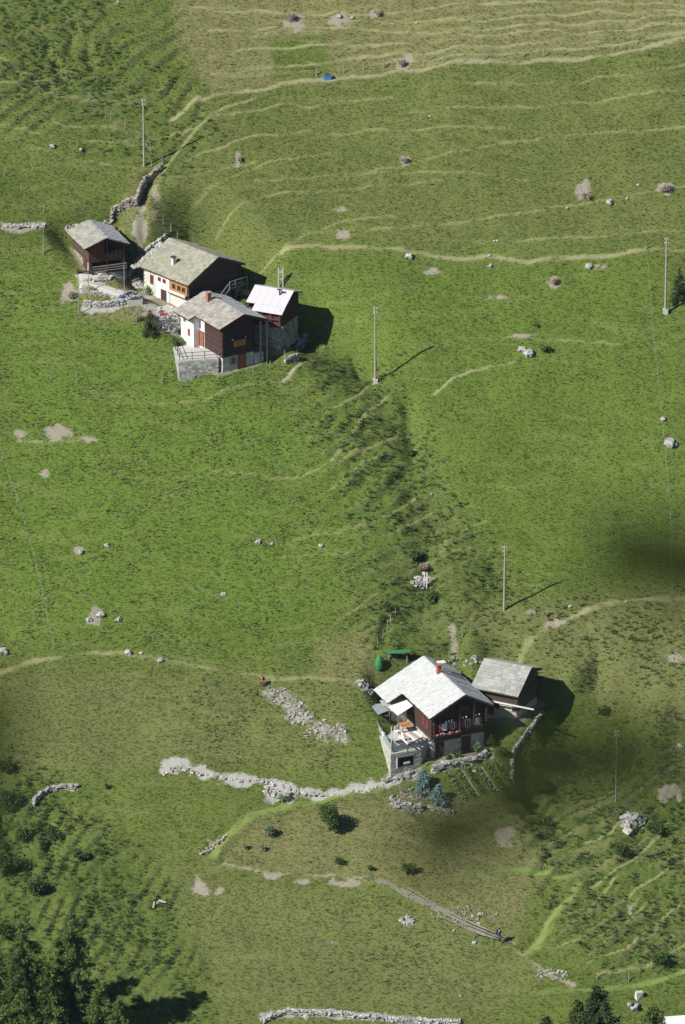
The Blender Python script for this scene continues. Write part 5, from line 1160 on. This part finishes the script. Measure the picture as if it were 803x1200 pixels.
# things at the lower right corner
e = empty('white_tank', G(792, 1199), R(10), 'white rooftop corner cut off at the lower right', 'shed'); m = MB(); m.box(-1.6, 4, -4.5, 0, -3, .6, 'limewash'); m.build('wall', e); m = MB(); m.box(-1.8, 4.2, -4.7, .2, .6, .72, 'white_paint'); m.build('roof', e)
m = MB()
for k in range(9): m.rock((random.uniform(-.8, .8), random.uniform(-.5, .5), random.uniform(0, .5)), .7, .5, .4, 'pale_stone')
o = m.build('white_rock_heap'); o.location = G(745, 1182); tag(o, 'pale blocks between the bottom right trees', 'rocks')
m = MB(); m.slabby((0, 0, .3), .8, .5, 1.0, 'limewash', .4); o = m.build('white_rock'); o.location = G(749, 1170); tag(o, 'upright white block above the white blocks at the bottom right', 'rock')

# ================================================================== people
def person(px, py, label, hpx, jacket, trousers, rz, arm='down', pack=None):
    p = G(px, py); H = hpx/(C0*pxm(p)); k = H/1.72; e = empty('person', p, rz, label, 'person')
    def skin(name, J, E, R_, mat, par):
        me = bpy.data.meshes.new(name); me.from_pydata([tuple(k*c for c in j) for j in J], E, []); o = link(name, me, par); me.materials.append(MATS[mat])
        md = o.modifiers.new('skin', 'SKIN'); md.use_smooth_shade = True
        for i, r_ in enumerate(R_): me.skin_vertices[0].data[i].radius = (r_*k, r_*k); me.skin_vertices[0].data[i].use_root = i == 0
        o.modifiers.new('sub', 'SUBSURF').levels = 1; return o
    J = [(0, 0, .95), (0, .0, 1.2), (0, 0, 1.42), (0, -.01, 1.5), (0, -.03, 1.6), (0, -.02, 1.69)]; E = [(0, 1), (1, 2), (2, 3), (3, 4), (4, 5)]; Rr = [.13, .13, .12, .055, .085, .06]
    def chain(start, pts, rs):
        q = start
        for pt, r_ in zip(pts, rs): J.append(pt); Rr.append(r_); E.append((q, len(J)-1)); q = len(J)-1
        return q
    for sx in (-1, 1):
        yy = .12*sx
        chain(0, [(.10*sx, 0, .86), (.11*sx, -.04+yy, .48), (.11*sx, .03+yy*1.4, .09), (.11*sx, -.12+yy*1.4, .04)], [.085, .06, .045, .035])
        if arm == 'out' and sx == 1: A = [(.19, 0, 1.38), (.33, -.12, 1.18), (.38, -.32, 1.22), (.39, -.38, 1.23)]
        else: A = [(.19*sx, 0, 1.38), (.25*sx, .03, 1.12), (.25*sx, -.08, .88), (.25*sx, -.1, .81)]
        hnd = chain(2, A, [.055, .042, .032, .035]); hx, hy, hz = A[-1]; dx = .0; 
        for f in range(4): chain(hnd, [(hx, hy-.03+f*.02, hz-.05), (hx-.01*sx, hy-.04+f*.02, hz-.09-.01*(f in (1, 2)))], [.009, .008])
        chain(hnd, [(hx-.03*sx, hy-.05, hz-.02), (hx-.03*sx, hy-.06, hz-.05)], [.010, .008])
    skin('body', J, E, Rr, 'skin', e)
    skin('jacket', [(0, 0, .92), (0, 0, 1.2), (0, 0, 1.42)]+[(.2, 0, 1.38), J[J.index((.19, 0, 1.38))+1] if False else ((.33, -.12, 1.18) if arm == 'out' else (.25, .03, 1.12)), ((.38, -.30, 1.22) if arm == 'out' else (.25, -.08, .90)), (-.2, 0, 1.38), (-.25, .03, 1.12), (-.25, -.08, .90)],
         [(0, 1), (1, 2), (2, 3), (3, 4), (4, 5), (2, 6), (6, 7), (7, 8)], [.16, .16, .15, .075, .06, .05, .075, .06, .05], jacket, e)
    skin('trousers', [(0, 0, .98), (.10, 0, .86), (.11, .08, .48), (.11, .19, .13), (-.10, 0, .86), (-.11, -.16, .48), (-.11, -.13, .13)], [(0, 1), (1, 2), (2, 3), (0, 4), (4, 5), (5, 6)], [.145, .10, .08, .06, .10, .08, .06], trousers, e)
    m = MB(); m.rock((0, .02*k, 1.69*k), .22*k, .24*k, .16*k, 'hair'); m.build('hair', e)
    m = MB()
    for sx in (-1, 1): m.box((.035*sx-.012)*k, (.035*sx+.012)*k, -.125*k, -.105*k, 1.61*k, 1.63*k, 'hair'); m.rock((.09*sx*k, -.02*k, 1.6*k), .03*k, .04*k, .07*k, 'skin')
    m.box(-.012*k, .012*k, -.14*k, -.10*k, 1.57*k, 1.60*k, 'skin'); m.box(-.025*k, .025*k, -.118*k, -.10*k, 1.535*k, 1.545*k, 'flowers_red'); m.build('face', e)
    if pack: m = MB(); m.box(-.16*k, .16*k, .12*k, .34*k, 1.0*k, 1.45*k, pack); m.box(-.12*k, .12*k, .34*k, .40*k, 1.05*k, 1.25*k, pack); m.build('backpack', e)
    return e
person(585.5, 1106, 'person in a blue jacket with a dark pack at the end of the rail fence', 17.5, 'blue_cloth', 'dark_cloth', R(65), 'out', 'dark_cloth')
person(307, 805.5, 'small figure in a red jacket with a dark pack walking in the herb meadow', 13.5, 'red_cloth', 'pole_wood' and 'dark_cloth', R(-60), 'down', 'dark_cloth')

# ================================================================== branch hanging close to the viewer, out of focus
e = empty('near_branch', tuple(CAMP+ray(900, 800)*2.6), 0, 'dark leafy branch close to the viewer, blurred into soft patches at the right and bottom', 'branch')
LV = dict(C=[], D=[])
rc = np.random.default_rng(3); org = CAMP+ray(900, 800)*2.6
tw = MB()
def tw_to(pts):
    q = [Vector(CAMP+ray(x, y)*d-org) for x, y, d in pts]
    for a, b in zip(q[:-1], q[1:]): tw.tube(a, b, .0022, .0016, 'bark', 5)
def leaves(cx, cy, rx, ry, n, d=2.6):
    for i in range(n):
        a = rc.random()*6.283; r = rc.random()**.6; x = cx+math.cos(a)*r*rx; y = cy+math.sin(a)*r*ry
        LV['C'].append(CAMP+ray(x, y)*(d+rc.normal()*.07)-org); LV['D'].append(rc.normal(size=3))
tw_to([(900, 800, 2.6), (860, 700, 2.6), (800, 660, 2.6), (735, 650, 2.6)]); tw_to([(900, 800, 2.6), (760, 905, 2.6), (660, 905, 2.6), (600, 950, 2.6), (520, 985, 2.6)])
leaves(745, 648, 54, 40, 56); leaves(810, 665, 40, 38, 96); leaves(528, 975, 56, 42, 62); leaves(645, 900, 56, 46, 58); leaves(750, 890, 84, 56, 44); leaves(590, 950, 40, 34, 20); leaves(-24, 850, 36, 56, 60); leaves(-25, 960, 26, 40, 30)
tw.build('twigs', e)
C = np.array(LV['C']); D = np.array(LV['D']); D[:, 1] *= .3; D /= np.linalg.norm(D, axis=1)[:, None]
nL = len(C); sd = np.cross(D, np.array([0, 1, .4])); sd /= np.linalg.norm(sd, axis=1)[:, None]
l = .0066*(.7+.6*rc.random(nL))[:, None]; t8 = [(-1, 0), (-.5, .42), (.1, .5), (.6, .3), (1, 0), (.6, -.3), (.1, -.5), (-.5, -.42)]
V = np.stack([C+D*l*a+sd*l*b for a, b in t8], 1).reshape(-1, 3)
o = link('leaves', npmesh('leaves', V, np.arange(nL*8).reshape(-1, 8), ['near_leaves'], 8), e)

# ================================================================== air over the valley
hm = bpy.data.materials.new('haze_air'); hm.use_nodes = True; hn = hm.node_tree; hn.nodes.remove(hn.nodes['Principled BSDF'])
pv = hn.nodes.new('ShaderNodeVolumePrincipled'); pv.inputs['Color'].default_value = (.5, .72, 1.0, 1); pv.inputs['Density'].default_value = 0.000016
hn.links.new(pv.outputs[0], hn.nodes['Material Output'].inputs['Volume']); MATS['haze_air'] = hm
m = MB(); m.box(-445, 445, -1130, 445, float(Z.min())-1.5, max(float(Z.max()), CAMP[2])+6, 'haze_air'); tag(m.build('haze'), 'thin bluish summer haze between the viewer and the slope', kind='stuff')
